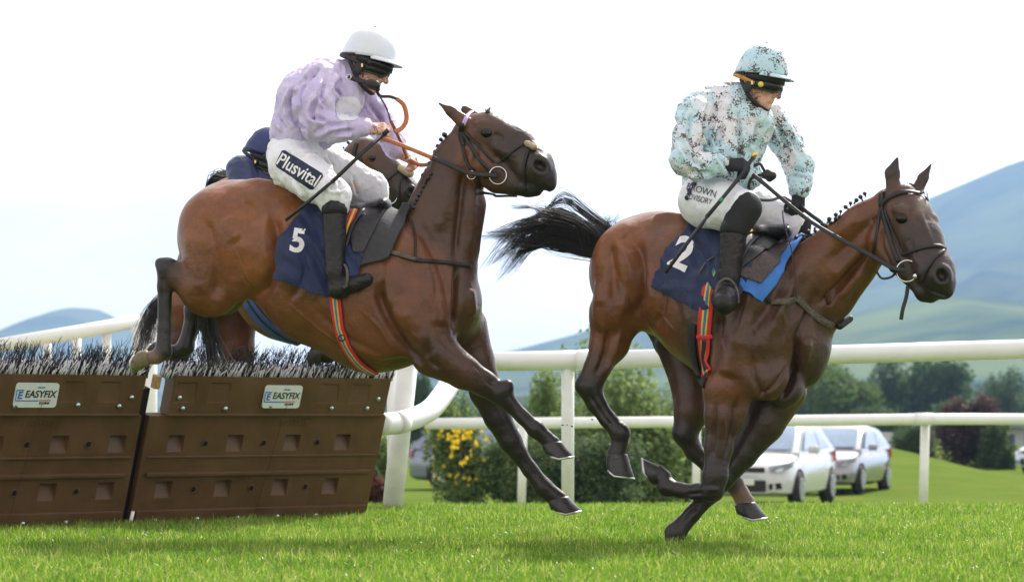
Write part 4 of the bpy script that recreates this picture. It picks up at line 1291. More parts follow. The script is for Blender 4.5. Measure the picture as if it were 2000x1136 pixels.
for p_, r_, dv in (((1404, 321, -.31), 17, (1, 0, 0)), ((1560, 366, .035), 17.5, (0, -.1, -1))):
    W_, s_ = c.w(p_); dv = Vector(dv).normalized()
    tube('cuff', [Vector(W_) - dv * .016, Vector(W_) + dv * .006], [r_ * s_ * 1.02, r_ * s_ * .98], M['silk_blue'], sk2, 16)
    tube('wrist_band', [Vector(W_) - dv * .026, Vector(W_) - dv * .018], [r_ * s_ * 1.1, r_ * s_ * 1.1], M['harness'], sk2, 16)
c = Sculpt(D2)
c.cone((1378, 388, .04), (1410, 372, .02), 50, 42, .05, 1.35)
c.chain([(1378, 392, -.08, 52), (1415, 402, -.24, 45), (1450, 408, -.35, 34), (1442, 430, -.37, 26)], .03)
c.chain([(1410, 392, .14, 46), (1480, 412, .14, 42), (1544, 434, .10, 31), (1552, 452, .12, 25)], .03)
me = c.mesh(.0065, color=None, name='breeches')
wrinkle(me, .006, 15, (1, 1, 1), 21.0); wrinkle(me, .002, 45, (1, 1, 1), 24.0)
br2 = new_obj('breeches', me, M['breech'], j2); bb2 = bvh_of(me)
text_on('lettering', 'BROWN', 1371, 372, 13, math.radians(16), bb2, M['navy_print'], br2, .004, sx=.85, dd=D2)
text_on('lettering', 'ADVISORY', 1365, 388, 11, math.radians(14), bb2, M['navy_print'], br2, .004, sx=.72, dd=D2)
for q in ([(1350, 358), (1359, 354), (1362, 362), (1352, 366)], [(1342, 370), (1350, 366), (1352, 378), (1345, 384)], [(1338, 384), (1344, 382), (1346, 390), (1340, 392)]):
    patch_on('emblem', q, bb2, M['navy_print'], br2, .004, (4, 4), .3, D2)
# black knee patch above the near boot, far knee
c = Sculpt(D2); c.cone((1455, 407, -.372), (1437, 444, -.39), 34, 28, .02)
new_obj('knee_stocking', c.mesh(.006, color=None, name='knee_stocking'), M['black_cloth'], br2)
c = Sculpt(D2); c.cone((1556, 440, .10), (1556, 470, .13), 29, 25, .02)
new_obj('knee_stocking', c.mesh(.006, color=None, name='knee_stocking'), M['black_cloth'], br2)
boot(j2, D2, (1434, 446, -.39), (1424, 540, -.42), (1420, 572, -.40), (1414, 592, -.56), 26, 20, toe_r=22)
boot(j2, D2, (1555, 466, .14), (1545, 560, .2), (1540, 590, .2), (1560, 600, .06), 25, 19, toe_r=18)
hm2 = helmet(j2, H2, M['cap_blue'])
goggles(j2, H2, M['amber'], disc=True)
w2 = empty('whip', P(1449, 341, D2 - .32)); tag(w2, 'long black whip with green band in the pale blue jockey\'s gloved hand', 'whip', 'whips')
tube('shaft', [pd(1474, 302, -.36, D2), pd(1449, 341, -.38, D2), pd(1412, 386, -.44, D2), pd(1380, 424, -.5, D2)], [.011, .0105, .010, .011], M['whip'], w2, 10)
tube('padded_flap', [pd(1382, 422, -.5, D2), pd(1372, 436, -.5, D2), pd(1335, 484, -.52, D2), pd(1300, 532, -.54, D2)], [.011, .018, .018, .017], M['whip'], w2, 10, .55)
tube('green_band', [pd(1410, 388.5, -.443, D2), pd(1405, 394.5, -.452, D2)], [.0118, .0118], M['green'], w2, 12)
tube('handle_cap', [pd(1470, 308, -.36, D2), pd(1478, 296, -.36, D2)], [.0135, .0135], M['gold'], w2, 12)

# ------------------------------------------------ jockey 3 (navy), mostly hidden
j3 = empty('person', P(540, 380, D3))
tag(j3, 'jockey in navy silks and navy cap crouched behind the lavender jockey', 'person', 'jockeys')
H3 = Frame(P(519, 312, D3 - .02), (.80, -.55, -.35), (.25, 0, 1), 1.18)
b3 = Sculpt(D3)
head_prims(b3, H3)
b3.cone((540, 400, .1), (490, 345, .05), 34, 34, .05, 1.3); b3.cone((490, 345, .05), (512, 330, 0), 30, 20, .04)
b3.chain([(470, 335, -.12, 20), (500, 400, -.2, 16), (560, 410, -.2, 12)], .02); b3.chain([(520, 345, .16, 20), (560, 400, .2, 16), (610, 400, .15, 12)], .02)
b3.chain([(540, 405, -.1, 32), (610, 430, -.26, 22), (590, 530, -.3, 14)], .03); b3.chain([(540, 405, .14, 32), (620, 430, .26, 22), (600, 530, .3, 14)], .03)
hand_prims(b3, b3.w((565, 411, -.2))[0], (1, 0, -.1), (0, -.7, .7), 1.0); hand_prims(b3, b3.w((615, 401, .15))[0], (1, 0, -.1), (0, -.7, .7), 1.0)
new_obj('body', b3.mesh(.007, color=None, name='body'), M['skin'], j3)
c = Sculpt(D3)
c.cone((545, 395, .08), (490, 348, .05), 42, 40, .05, 1.3); c.cone((490, 348, .05), (512, 334, 0), 38, 24, .04, 1.2)
c.chain([(470, 332, -.12, 27), (478, 375, -.18, 25), (505, 402, -.2, 21), (552, 410, -.2, 14)], .025)
c.chain([(525, 345, .16, 26), (562, 398, .2, 20), (604, 400, .15, 14)], .025)
me = c.mesh(.008, color=None, name='silks'); wrinkle(me, .009, 12, (1, 1, 1), 33.0)
new_obj('silks', me, M['silk_navy'], j3)
c = Sculpt(D3); c.chain([(545, 405, -.08, 42), (612, 432, -.26, 28), (606, 455, -.28, 22)], .03); c.chain([(545, 405, .14, 42), (620, 432, .26, 28), (612, 455, .28, 22)], .03)
new_obj('breeches', c.mesh(.009, color=None, name='breeches'), M['breech'], j3)
boot(j3, D3, (604, 455, -.30), (590, 540, -.34), (592, 565, -.34), (640, 555, -.36), 20, 15, toe_r=11)
helmet(j3, H3, M['cap_navy']); goggles(j3, H3, M['harness'])
# ---------------------------------------------------------------- saddles, cloths, girths, bridles
def cloth_mat(name, col, mud=False):
    m, nt, b, out = mat_new(name)
    n = noise_tex(nt, 9, 4)
    c = ramp(nt, n.outputs['Fac'], [(.3, tuple(x * .75 for x in col)), (.7, tuple(x * 1.2 for x in col))])
    if mud: c = mixc(nt, mud_mask(nt, 60, .70, .86, 5), c, (.16, .15, .15))
    nt.links.new(c, b.inputs['Base Color']); b.inputs['Roughness'].default_value = .75
    b.inputs['Sheen Weight'].default_value = .1
    f = noise_tex(nt, 14, 4, .6); w_ = noise_tex(nt, 500, 2)
    ad = nd(nt, 'Math', operation='MULTIPLY_ADD'); ad.inputs[1].default_value = .06
    nt.links.new(w_.outputs['Fac'], ad.inputs[0]); nt.links.new(f.outputs['Fac'], ad.inputs[2])
    bump(nt, b, ad.outputs[0], .4, .02)
    return m
M['navy'] = cloth_mat('navy_number_cloth', (.013, .024, .085))
M['navy_mud'] = cloth_mat('navy_number_cloth_dusty', (.014, .026, .080), True)
M['felt'] = cloth_mat('charcoal_felt_pad', (.035, .036, .04))
M['bluepad'] = cloth_mat('bright_blue_pad', (.05, .20, .62), True)
M['flap'] = simple('saddle_leather', (.022, .021, .022), .40, var=.5, nscale=45, bumps=.25)
M['flap_brown'] = simple('worn_brown_saddle_leather', (.060, .044, .040), .6, var=.5, nscale=55, bumps=.3)
M['red'] = cloth_mat('red_webbing', (.62, .025, .03)); M['gold_web'] = cloth_mat('yellow_webbing', (.72, .50, .06)); M['blue_web'] = cloth_mat('blue_webbing', (.03, .20, .38))
M['girthblue'] = cloth_mat('blue_girth_webbing', (.03, .09, .28))
M['black_web'] = cloth_mat('black_girth_sleeve', (.012, .012, .013))

def folds(seed, amp):
    def f(co):
        q = Vector((co.x * 13 + seed + co.z * 6, co.y * 5, co.z * 6)); return amp * (1.0 - abs(mnoise.noise(q)) * 2.4) + amp * .6 * mnoise.noise(q * 2.3)
    return f

# --- horse 1
nc1 = shell('number_cloth', me1, poly_planes([(602, 396), (551, 466), (545, 546), (641, 580), (700, 540), (745, 400)], D1), .014, .004, M['navy'], None, 14, folds=folds(1, .020))
tag(nc1, 'navy saddlecloth with white number 5 under the lavender jockey\'s boot', 'saddlecloth', 'number cloths')
bn1 = bvh_of(nc1.data)
text_on('number', '5', 582, 470, 48, math.radians(8), bn1, M['white_print'], nc1, .004, sx=.95, dd=D1, bold=.03)
sd1 = empty('saddle', P(680, 410, D1)); tag(sd1, 'black racing saddle with grey felt pad on the number 5 horse', 'saddle', 'racing saddles')
shell('felt_pad', me1, poly_planes([(690, 400), (806, 398), (806, 410), (760, 507), (700, 522)], D1), .022, .008, M['felt'], sd1, 10)
shell('flap', me1, poly_planes([(682, 418), (700, 400), (752, 398), (752, 420), (712, 498), (690, 498)], D1), .036, .006, M['flap'], sd1, 14)
c = Sculpt(D1); c.chain([(600, 404, 0, 13), (640, 414, 0, 13), (700, 412, -.02, 13), (750, 400, -.05, 15)], .03, 4.2)
new_obj('seat', c.mesh(.008, color=None, name='seat'), M['flap'], sd1)
strap('stirrup_leather', [(712, 424), (690, 455), (674, 500)], .022, M['leather'], sd1, bvh1, .055, .006, 14, D1)
strap('girth_webbing', [(694, 424), (684, 448), (676, 470)], .04, M['red'], sd1, bvh1, .050, .004, 10, D1)
strap('girth_webbing_stripe', [(695, 424), (685, 448), (677, 470)], .014, M['gold_web'], sd1, bvh1, .054, .003, 10, D1)
F_ = [(655, 575), (659, 610), (666, 648), (680, 680), (704, 712), (730, 728)]
gi = strap('girth', F_, .066, M['red'], sd1, bvh1, .010, .006, 26, D1)
strap('girth_stripe', F_, .030, M['gold_web'], gi, bvh1, .0145, .003, 26, D1)
strap('girth_stripe', F_, .012, M['blue_web'], gi, bvh1, .017, .003, 26, D1)
ring('girth_buckle', hit(bvh1, 668, 660)[0] + Vector((0, -.022, 0)), .016, .004, M['leather'], gi)
# stirrup iron round the near foot
def stirrup(parent, D, c, w=.062, h=.085, n=(0.25, -1, .1)):
    C = Vector(P(c[0], c[1], D + c[2])); n = Vector(n).normalized(); u = (Vector((0, 0, 1)) - n * n.z).normalized(); r = u.cross(n)
    pts = [C + u * h + r * 0]
    arc = [C + r * (w * math.sin(t)) + u * (h * math.cos(t) if math.cos(t) > 0 else -.035) for t in np.linspace(0, math.pi * .62, 10)]
    arc2 = [C - r * (w * math.sin(t)) + u * (h * math.cos(t) if math.cos(t) > 0 else -.035) for t in np.linspace(0, math.pi * .62, 10)]
    return tube('stirrup_iron', arc[::-1] + arc2[1:] + [arc[-1]], .0075, M['leather_dusty'], parent, 8)
stirrup(sd1, D1, (668, 548, -.40), .048, .085, (-.75, -.6, .1))
bp1 = empty('breastplate', P(800, 505, D1)); tag(bp1, 'thin black breast strap across the number 5 horse\'s chest', 'breastplate', 'breast straps')
strap('chest_strap', [(712, 474), (760, 492), (812, 508), (870, 513), (934, 522)], .022, M['leather'], bp1, bvh1, .012, .006, 40, D1)
strap('dusty_strap', [(742, 487), (775, 497), (812, 508)], .022, M['leather_dusty'], bp1, bvh1, .017, .004, 12, D1)
strap('neck_strap', [(778, 386), (800, 424), (810, 460), (811, 506)], .012, M['leather'], bp1, bvh1, .011, .005, 26, D1)

def bridle(name, label, bvh, D, parts, rings, rp=None):
    e = empty(name, P(*rings[0][0], D - .3)); tag(e, label, 'bridle', 'bridles')
    for nm, pts, w_, mt in parts:
        strap(nm, pts, w_, M[mt], e, bvh, .009, .006, 22, D)
    for (p, r, t) in rings:
        l, n = hit(bvh, p[0], p[1], D)
        ring('bit_ring', l + n * .014, r * D / FPX, t, M['steel'], e, (n.x * .5, -1, n.z * .3))
    return e
M['lavender_band'] = simple('lavender_browband', (.50, .40, .68), .5, var=.35, nscale=120)
bd1 = bridle('bridle', 'black bridle with lavender browband and fleece noseband on the number 5 horse', bvh1, D1, [
    ('headpiece', [(903, 240), (900, 262), (906, 285)], .026, 'leather'),
    ('cheekpiece', [(904, 258), (922, 290), (945, 322), (968, 340)], .020, 'leather'),
    ('cheekpiece', [(908, 258), (938, 288), (965, 318)], .014, 'leather'),
    ('throatlash', [(903, 262), (906, 300), (922, 335), (950, 372)], .015, 'leather'),
    ('browband', [(905, 244), (912, 228), (926, 217), (942, 213), (960, 217)], .022, 'lavender_band'),
    ('noseband', [(972, 320), (992, 303), (1018, 284), (1034, 279)], .014, 'leather'),
    ('noseband', [(1036, 284), (1029, 305), (1024, 335), (1026, 372)], .014, 'leather'),
    ('chin_strap', [(928, 350), (945, 368), (972, 378), (1010, 380)], .018, 'leather'),
    ('bit_strap', [(945, 345), (960, 342), (972, 338)], .020, 'leather')], [((973, 343), 16.5, .0042), ((920, 343), 8, .003)])
l, n = hit(bvh1, 1036, 281, D1)
c = Sculpt(D1); c.cone((1029, 280, -.352), (1043, 287, -.365), 5, 5.5, .01, 1.4)
fl = new_obj('noseband_fleece', c.mesh(.005, color=None, name='noseband_fleece'), M['fleece'], bd1); wrinkle(fl.data, .004, 60)
def rein(name, ctrl, w_, mat, parent, n=30):
    """free leather strip through world points"""
    return tube(name, curve_pts(ctrl, n), w_ / 2, mat, parent, 8, .35, nref=(0, -1, .2))
rein('rein', [pd(972, 343, -.36, D1), pd(940, 341, -.36, D1), pd(911, 336, -.35, D1), pd(870, 318, -.32, D1), pd(844, 308, -.30, D1)], .026, M['leather'], bd1)
rein('rein_grip', [pd(846, 309, -.30, D1), pd(800, 290, -.27, D1), pd(754, 272, -.25, D1), pd(742, 268, -.25, D1)], .024, M['tan_rein'], bd1)
rein('rein_grip', [pd(868, 335, .05, D1), pd(842, 322, .1, D1), pd(820, 322, .16, D1), pd(800, 312, .17, D1)], .024, M['tan_rein'], bd1)
rein('rein_grip', [pd(795, 308, .17, D1), pd(784, 280, .0, D1), pd(770, 250, -.15, D1), pd(763, 236, -.2, D1)], .018, M['tan_rein'], bd1)
rein('rein_grip', [pd(770, 258, -.24, D1), pd(785, 250, -.2, D1), pd(794, 232, -.16, D1), pd(789, 206, -.12, D1), pd(775, 193, -.1, D1)], .026, M['tan_rein'], bd1)
rein('rein_end', [pd(777, 194, -.1, D1), pd(762, 189, -.1, D1), pd(745, 188, -.12, D1), pd(738, 182, -.14, D1), pd(733, 166, -.2, D1)], .018, M['leather'], bd1)
rein('rein_end', [pd(763, 238, -.2, D1), pd(756, 214, -.17, D1), pd(740, 185, -.16, D1), pd(731, 170, -.2, D1)], .009, M['leather'], bd1)
rein('buckle_end', [pd(740, 178, -.22, D1), pd(730, 166, -.24, D1), pd(712, 160, -.24, D1), pd(696, 156, -.23, D1), pd(680, 150, -.22, D1)], .025, M['leather'], bd1)
c = Sculpt(D1); c.cone((722, 164, -.24), (733, 167, -.24), 9.5, 10.5, .01)
new_obj('rein_knot', c.mesh(.005, color=None, name='rein_knot'), M['leather'], bd1)
ring('buckle', pd(681, 150.5, -.24, D1), .013, .0028, M['steel'], bd1)

# --- horse 2
nc2 = shell('number_cloth', me2, poly_planes([(1362, 430), (1304, 490), (1273, 562), (1371, 609), (1450, 580), (1500, 430)], D2), .014, .004, M['navy_mud'], None, 14, folds=folds(7, .018))
tag(nc2, 'dusty navy saddlecloth with white number 2 beside a black boot', 'saddlecloth', 'number cloths')
bn2 = bvh_of(nc2.data)
text_on('number', '2', 1334, 494, 66, math.radians(24), bn2, M['white_print'], nc2, .004, sx=.9, dd=D2, bold=.03)
sd2 = empty('saddle', P(1480, 460, D2)); tag(sd2, 'black and brown racing saddle with bright blue pad on the number 2 horse', 'saddle', 'racing saddles')
shell('blue_pad', me2, poly_planes([(1440, 460), (1560, 452), (1574, 466), (1487, 590), (1440, 560)], D2), .020, .008, M['bluepad'], sd2, 10)
shell('lower_flap', me2, poly_planes([(1446, 470), (1545, 470), (1548, 486), (1484, 557), (1446, 542)], D2), .032, .006, M['flap_brown'], sd2, 14)
shell('flap', me2, poly_planes([(1448, 480), (1476, 450), (1532, 452), (1532, 475), (1450, 530)], D2), .044, .007, M['flap'], sd2, 14)
c = Sculpt(D2); c.chain([(1352, 440, .1, 13), (1400, 452, .05, 13), (1480, 454, -.06, 13), (1532, 452, -.14, 15)], .03, 4.0)
new_obj('seat', c.mesh(.008, color=None, name='seat'), M['flap'], sd2)
F_ = [(1400, 530), (1386, 570), (1379, 620), (1379, 670), (1384, 732)]
strap('girth_sleeve', [(1352, 632), (1353, 680), (1362, 720), (1378, 748)], .058, M['black_web'], sd2, bvh2, .008, .008, 20, D2)
gi = strap('girth', F_, .076, M['red'], sd2, bvh2, .020, .006, 26, D2)
strap('girth_stripe', F_, .034, M['gold_web'], gi, bvh2, .0245, .003, 26, D2)
strap('girth_stripe', F_, .014, M['blue_web'], gi, bvh2, .027, .003, 26, D2)
strap('girth_keeper', [(1366, 655), (1380, 657), (1392, 656)], .022, M['red'], gi, bvh2, .030, .004, 8, D2)
strap('girth_tongue', [(1380, 660), (1381, 690), (1386, 725)], .026, M['leather'], gi, bvh2, .029, .005, 12, D2)
strap('stirrup_leather', [(1488, 468), (1460, 500), (1440, 545)], .022, M['leather'], sd2, bvh2, .06, .006, 14, D2)
strap('girth_webbing', [(1452, 472), (1474, 464), (1500, 452)], .04, M['gold_web'], sd2, bvh2, .058, .004, 10, D2)
strap('loose_strap', [(1398, 508), (1383, 518), (1366, 546)], .010, M['leather_dusty'], sd2, bvh2, .03, .004, 12, D2)
stirrup(sd2, D2, (1420, 578, -.53), .058, .09, (.2, -1, .2))
bp2 = empty('breastplate', P(1560, 590, D2)); tag(bp2, 'mud caked grey breastplate strap on the number 2 horse', 'breastplate', 'breast straps')
strap('side_strap', [(1474, 520), (1482, 560), (1494, 582), (1508, 592)], .018, M['leather'], bp2, bvh2, .012, .006, 18, D2)
strap('chest_strap', [(1502, 590), (1530, 590), (1553, 583)], .034, M['leather_dusty'], bp2, bvh2, .010, .007, 14, D2)
strap('chest_strap', [(1553, 580), (1578, 604), (1606, 626), (1636, 640)], .036, M['leather_dusty'], bp2, bvh2, .010, .007, 22, D2)
c = Sculpt(D2); c.cone((1640, 636, -.26), (1660, 622, -.22), 8, 7, .01)
new_obj('martingale_stop', c.mesh(.005, color=None, name='martingale_stop'), M['leather'], bp2)
rein('neck_strap', [pd(1528, 410, -.30, D2), pd(1532, 440, -.36, D2), pd(1548, 500, -.42, D2), pd(1556, 582, -.44, D2)], .007, M['leather'], bp2)
bd2 = bridle('bridle', 'plain black bridle with large steel bit ring on the number 2 horse', bvh2, D2, [
    ('headpiece', [(1726, 366), (1722, 392), (1724, 415)], .028, 'leather'),
    ('cheekpiece', [(1724, 410), (1735, 455), (1744, 485), (1756, 512)], .024, 'leather'),
    ('cheekpiece', [(1730, 412), (1745, 455), (1764, 500)], .014, 'leather'),
    ('throatlash', [(1721, 405), (1714, 450), (1708, 485), (1706, 505)], .016, 'leather'),
    ('browband', [(1720, 404), (1734, 388), (1756, 377), (1782, 376), (1803, 384), (1808, 392)], .024, 'leather'),
    ('noseband', [(1765, 499), (1785, 489), (1812, 482), (1834, 481), (1846, 487)], .020, 'leather'),
    ('noseband', [(1844, 490), (1824, 506), (1808, 530), (1802, 550)], .016, 'leather'),
    ('bit_strap', [(1740, 524), (1752, 523), (1764, 518)], .030, 'leather')], [((1774, 530), 20, .0042), ((1729, 520), 8, .003)])
sp = bmesh.new(); bmesh.ops.create_uvsphere(sp, u_segments=14, v_segments=8, radius=.014); l, n = hit(bvh2, 1792, 538, D2)
bmesh.ops.translate(sp, vec=l + n * .016, verts=sp.verts); new_obj('bit_end', bm_to_mesh('bit_end', sp, True), M['steel'], bd2)
rein('rein', [pd(1768, 528, -.75, D2), pd(1740, 522, -.72, D2), pd(1700, 498, -.66, D2), pd(1640, 466, -.57, D2), pd(1580, 430, -.48, D2), pd(1520, 382, -.42, D2), pd(1470, 340, -.37, D2)], .022, M['leather'], bd2, 40)
rein('rein', [pd(1640, 466, -.22, D2), pd(1612, 440, -.16, D2), pd(1585, 420, -.08, D2), pd(1562, 402, .0, D2)], .024, M['leather'], bd2)
rein('rein_loop', [pd(1550, 396, -.02, D2), pd(1528, 385, -.12, D2), pd(1505, 391, -.2, D2), pd(1478, 388, -.26, D2), pd(1463, 370, -.3, D2), pd(1468, 348, -.33, D2), pd(1488, 341, -.34, D2)], .016, M['leather'], bd2, 40)
rein('rein_end', [pd(1472, 325, -.36, D2), pd(1484, 320, -.36, D2), pd(1492, 332, -.35, D2), pd(1498, 340, -.35, D2)], .016, M['leather'], bd2)
c = Sculpt(D2); c.cone((1494, 342, -.35), (1508, 343, -.35), 8, 9, .012); c.cone((1500, 336, -.35), (1503, 350, -.35), 6, 6, .01)
new_obj('rein_knot', c.mesh(.005, color=None, name='rein_knot'), M['leather'], bd2)
rein('hanging_strap', [pd(1773, 559, -.66, D2), pd(1770, 580, -.67, D2), pd(1763, 605, -.68, D2), pd(1760, 624, -.68, D2)], .020, M['leather'], bd2)
rein('curb_strap', [pd(1711, 528, -.55, D2), pd(1722, 543, -.6, D2), pd(1740, 541, -.64, D2), pd(1752, 530, -.7, D2)], .012, M['leather'], bd2)

# --- horse 3
sd3 = empty('saddle', P(560, 430, D3)); tag(sd3, 'dark saddle with blue girth on the horse behind, mostly hidden', 'saddle', 'racing saddles')
c = Sculpt(D3); c.chain([(530, 420, .1, 12), (600, 440, 0, 12), (640, 425, -.08, 13)], .03, 4.0)
new_obj('seat', c.mesh(.01, color=None, name='seat'), M['flap'], sd3)
strap('girth', [(470, 560), (492, 600), (520, 632), (560, 660), (600, 668)], .10, M['girthblue'], sd3, bvh3, .012, .008, 24, D3)
strap('girth_stripe', [(474, 562), (496, 602), (524, 634), (562, 660), (600, 668)], .02, M['black_web'], sd3, bvh3, .017, .004, 24, D3)
bd3 = bridle('bridle', 'dark bridle with cream fleece noseband on the partly hidden horse', bvh3, D3, [
    ('cheekpiece', [(700, 300), (712, 330), (736, 362), (752, 376)], .024, 'leather'),
    ('noseband', [(745, 362), (765, 345), (784, 330)], .014, 'leather'),
    ('noseband', [(790, 334), (780, 360), (780, 388)], .014, 'leather'),
    ('headpiece', [(697, 280), (692, 300), (700, 318)], .028, 'leather')], [((762, 382), 16, .0042)])
c = Sculpt(D3); c.cone((784, 329, -.48), (800, 338, -.5), 7, 8, .01, 1.6)
fl = new_obj('noseband_fleece', c.mesh(.006, color=None, name='noseband_fleece'), M['fleece'], bd3); wrinkle(fl.data, .004, 60)
# ---------------------------------------------------------------- ground
def smooth(a, b, x):
    t = np.clip((x - a) / (b - a), 0, 1); return t * t * (3 - 2 * t)
def ground_z(X, d):
    """track is level, beyond its edge the lawn drops about a metre; low bank on the right"""
    X = np.asarray(X, float); d = np.asarray(d, float)
    z = -.50 * smooth(19.6, 35, d) - .50 * smooth(33, 53, d)
    z = z + .95 * np.exp(-((X - 9.3) / 3.0) ** 2 - ((d - 78) / 9) ** 2)
    return z
def gz(px, d): return float(ground_z((px - CXP) * d / FPX, d))
dr = np.concatenate([np.linspace(2, 22, 21), np.linspace(22.5, 60, 60), np.linspace(61, 110, 50), np.geomspace(115, 9000, 40)])
uu = np.linspace(-1, 1, 161)
X = np.stack([uu * max(14, d * .45) for d in dr]); Dg = np.repeat(dr[:, None], len(uu), 1)
Z = ground_z(X, Dg)
V = np.stack([X, Dg - CAMD, Z], -1).reshape(-1, 3)
n_ = len(uu); r_ = np.arange(len(dr) - 1)[:, None] * n_ + np.arange(n_ - 1)[None, :]
Fq = np.stack([r_, r_ + 1, r_ + 1 + n_, r_ + n_], -1).reshape(-1, 4)
m, nt, b, out = mat_new('lawn_ground')
na = noise_tex(nt, .55, 5, .6); nb = noise_tex(nt, 30, 4, .7)
c = ramp(nt, na.outputs['Fac'], [(.35, (.10, .17, .03)), (.52, (.145, .21, .04)), (.68, (.22, .23, .07))])
c = mixc(nt, .55, c, ramp(nt, nb.outputs['Fac'], [(.3, (.07, .12, .018)), (.7, (.18, .24, .05))]))
nt.links.new(c, b.inputs['Base Color']); b.inputs['Roughness'].default_value = 1.0; b.inputs['Specular IOR Level'].default_value = 0.0
bump(nt, b, nb.outputs['Fac'], .6, .06)
ground = new_obj('ground', mesh_np('ground', V, Fq), m); tag(ground, kind='structure')
pth = [(-9.0, 25.2), (-.9, 25.0), (-.9, 27.0), (-9.0, 28.0)]
V = []; Fs = []
for i in range(25):
    for j in range(7):
        u, v = i / 24, j / 6
        x = -9 + 8.4 * u; d = 25.0 + 2.4 * v + .25 * math.sin(3 * u)
        V.append((x, d - CAMD, gz(CXP + x * FPX / d, d) + .006))
for i in range(24):
    for j in range(6):
        a = i * 7 + j; Fs.append((a, a + 7, a + 8, a + 1))
tag(new_obj('path', mesh_np('path', V, Fs), simple('dry_earth_path', (.30, .24, .15), 1.0, var=.35, nscale=4, spec=0)), kind='structure')

# grass on the track: single blades
def blade_mat(name, c0, c1, c2):
    m, nt, b, out = mat_new(name)
    at = nd(nt, 'Attribute'); at.attribute_name = 'tint'
    sp = nd(nt, 'SeparateColor'); nt.links.new(at.outputs['Color'], sp.inputs[0])
    c = ramp(nt, sp.outputs[0], [(.0, c0), (.55, c1), (1.0, c2)])
    nt.links.new(c, b.inputs['Base Color']); b.inputs['Roughness'].default_value = .30; b.inputs['Specular IOR Level'].default_value = .6
    tr = nd(nt, 'BsdfTranslucent'); nt.links.new(c, tr.inputs['Color'])
    mx = nd(nt, 'MixShader'); mx.inputs[0].default_value = .55
    nt.links.new(b.outputs[0], mx.inputs[1]); nt.links.new(tr.outputs[0], mx.inputs[2]); nt.links.new(mx.outputs[0], out.inputs[0])
    return m
M['grass'] = blade_mat('turf_blades', (.085, .195, .014), (.20, .355, .026), (.48, .52, .14))
def grass_mesh(n, dlo, dhi, hmin, hmax, wid, name):
    d = dlo + (dhi - dlo) * rng.random(n) ** 1.0
    X = (rng.random(n) * 2 - 1) * (d * .19 + .35)
    base = np.stack([X, d - CAMD, ground_z(X, d) - .004], 1)
    clump = pnoise(np.stack([X * 2.2, d * 1.1, np.zeros(n)], 1)); cl2 = pnoise(np.stack([X * 9, d * 7, np.zeros(n) + 3], 1))
    h = (hmin + (hmax - hmin) * rng.random(n) ** 1.6) * (1 + .5 * clump + .35 * cl2)
    a = rng.random(n) * 6.283; lean = rng.random(n) ** 1.5 * .9 + .08
    dirv = np.stack([np.cos(a), np.sin(a), np.zeros(n)], 1)
    sa = rng.random(n) * 6.283
    sd = np.stack([np.cos(sa), np.sin(sa) * .5, np.zeros(n)], 1) * (wid * (.6 + .8 * rng.random(n)))[:, None]
    up = np.array([0, 0, 1.0])
    mid = base + up * (h * .58)[:, None] + dirv * (h * lean * .28)[:, None]
    tip = base + up * (h * (1 - .28 * lean))[:, None] + dirv * (h * lean)[:, None]
    V = np.stack([base - sd, base + sd, mid - sd * .8, mid + sd * .8, tip], 1).reshape(-1, 3)
    k = np.arange(n)[:, None] * 5
    Fq = np.concatenate([k + np.array([[0, 1, 3]]), k + np.array([[0, 3, 2]]), k + np.array([[2, 3, 4]])], 0)
    me = mesh_np(name, V, Fq)
    t = np.clip((.42 + .36 * clump + .25 * cl2) + .26 * rng.normal(size=n) + (rng.random(n) < .07) * .6, 0, 1)
    set_color(me, 'tint', np.repeat(np.stack([t, t, t], 1), 5, 0))
    return me
gr = new_obj('turf_grass', grass_mesh(400000, 10.2, 21.8, .022, .074, .0032, 'turf_grass'), M['grass'])
tag(gr, 'short sunlit green turf covering the racetrack', 'grass', kind='stuff')

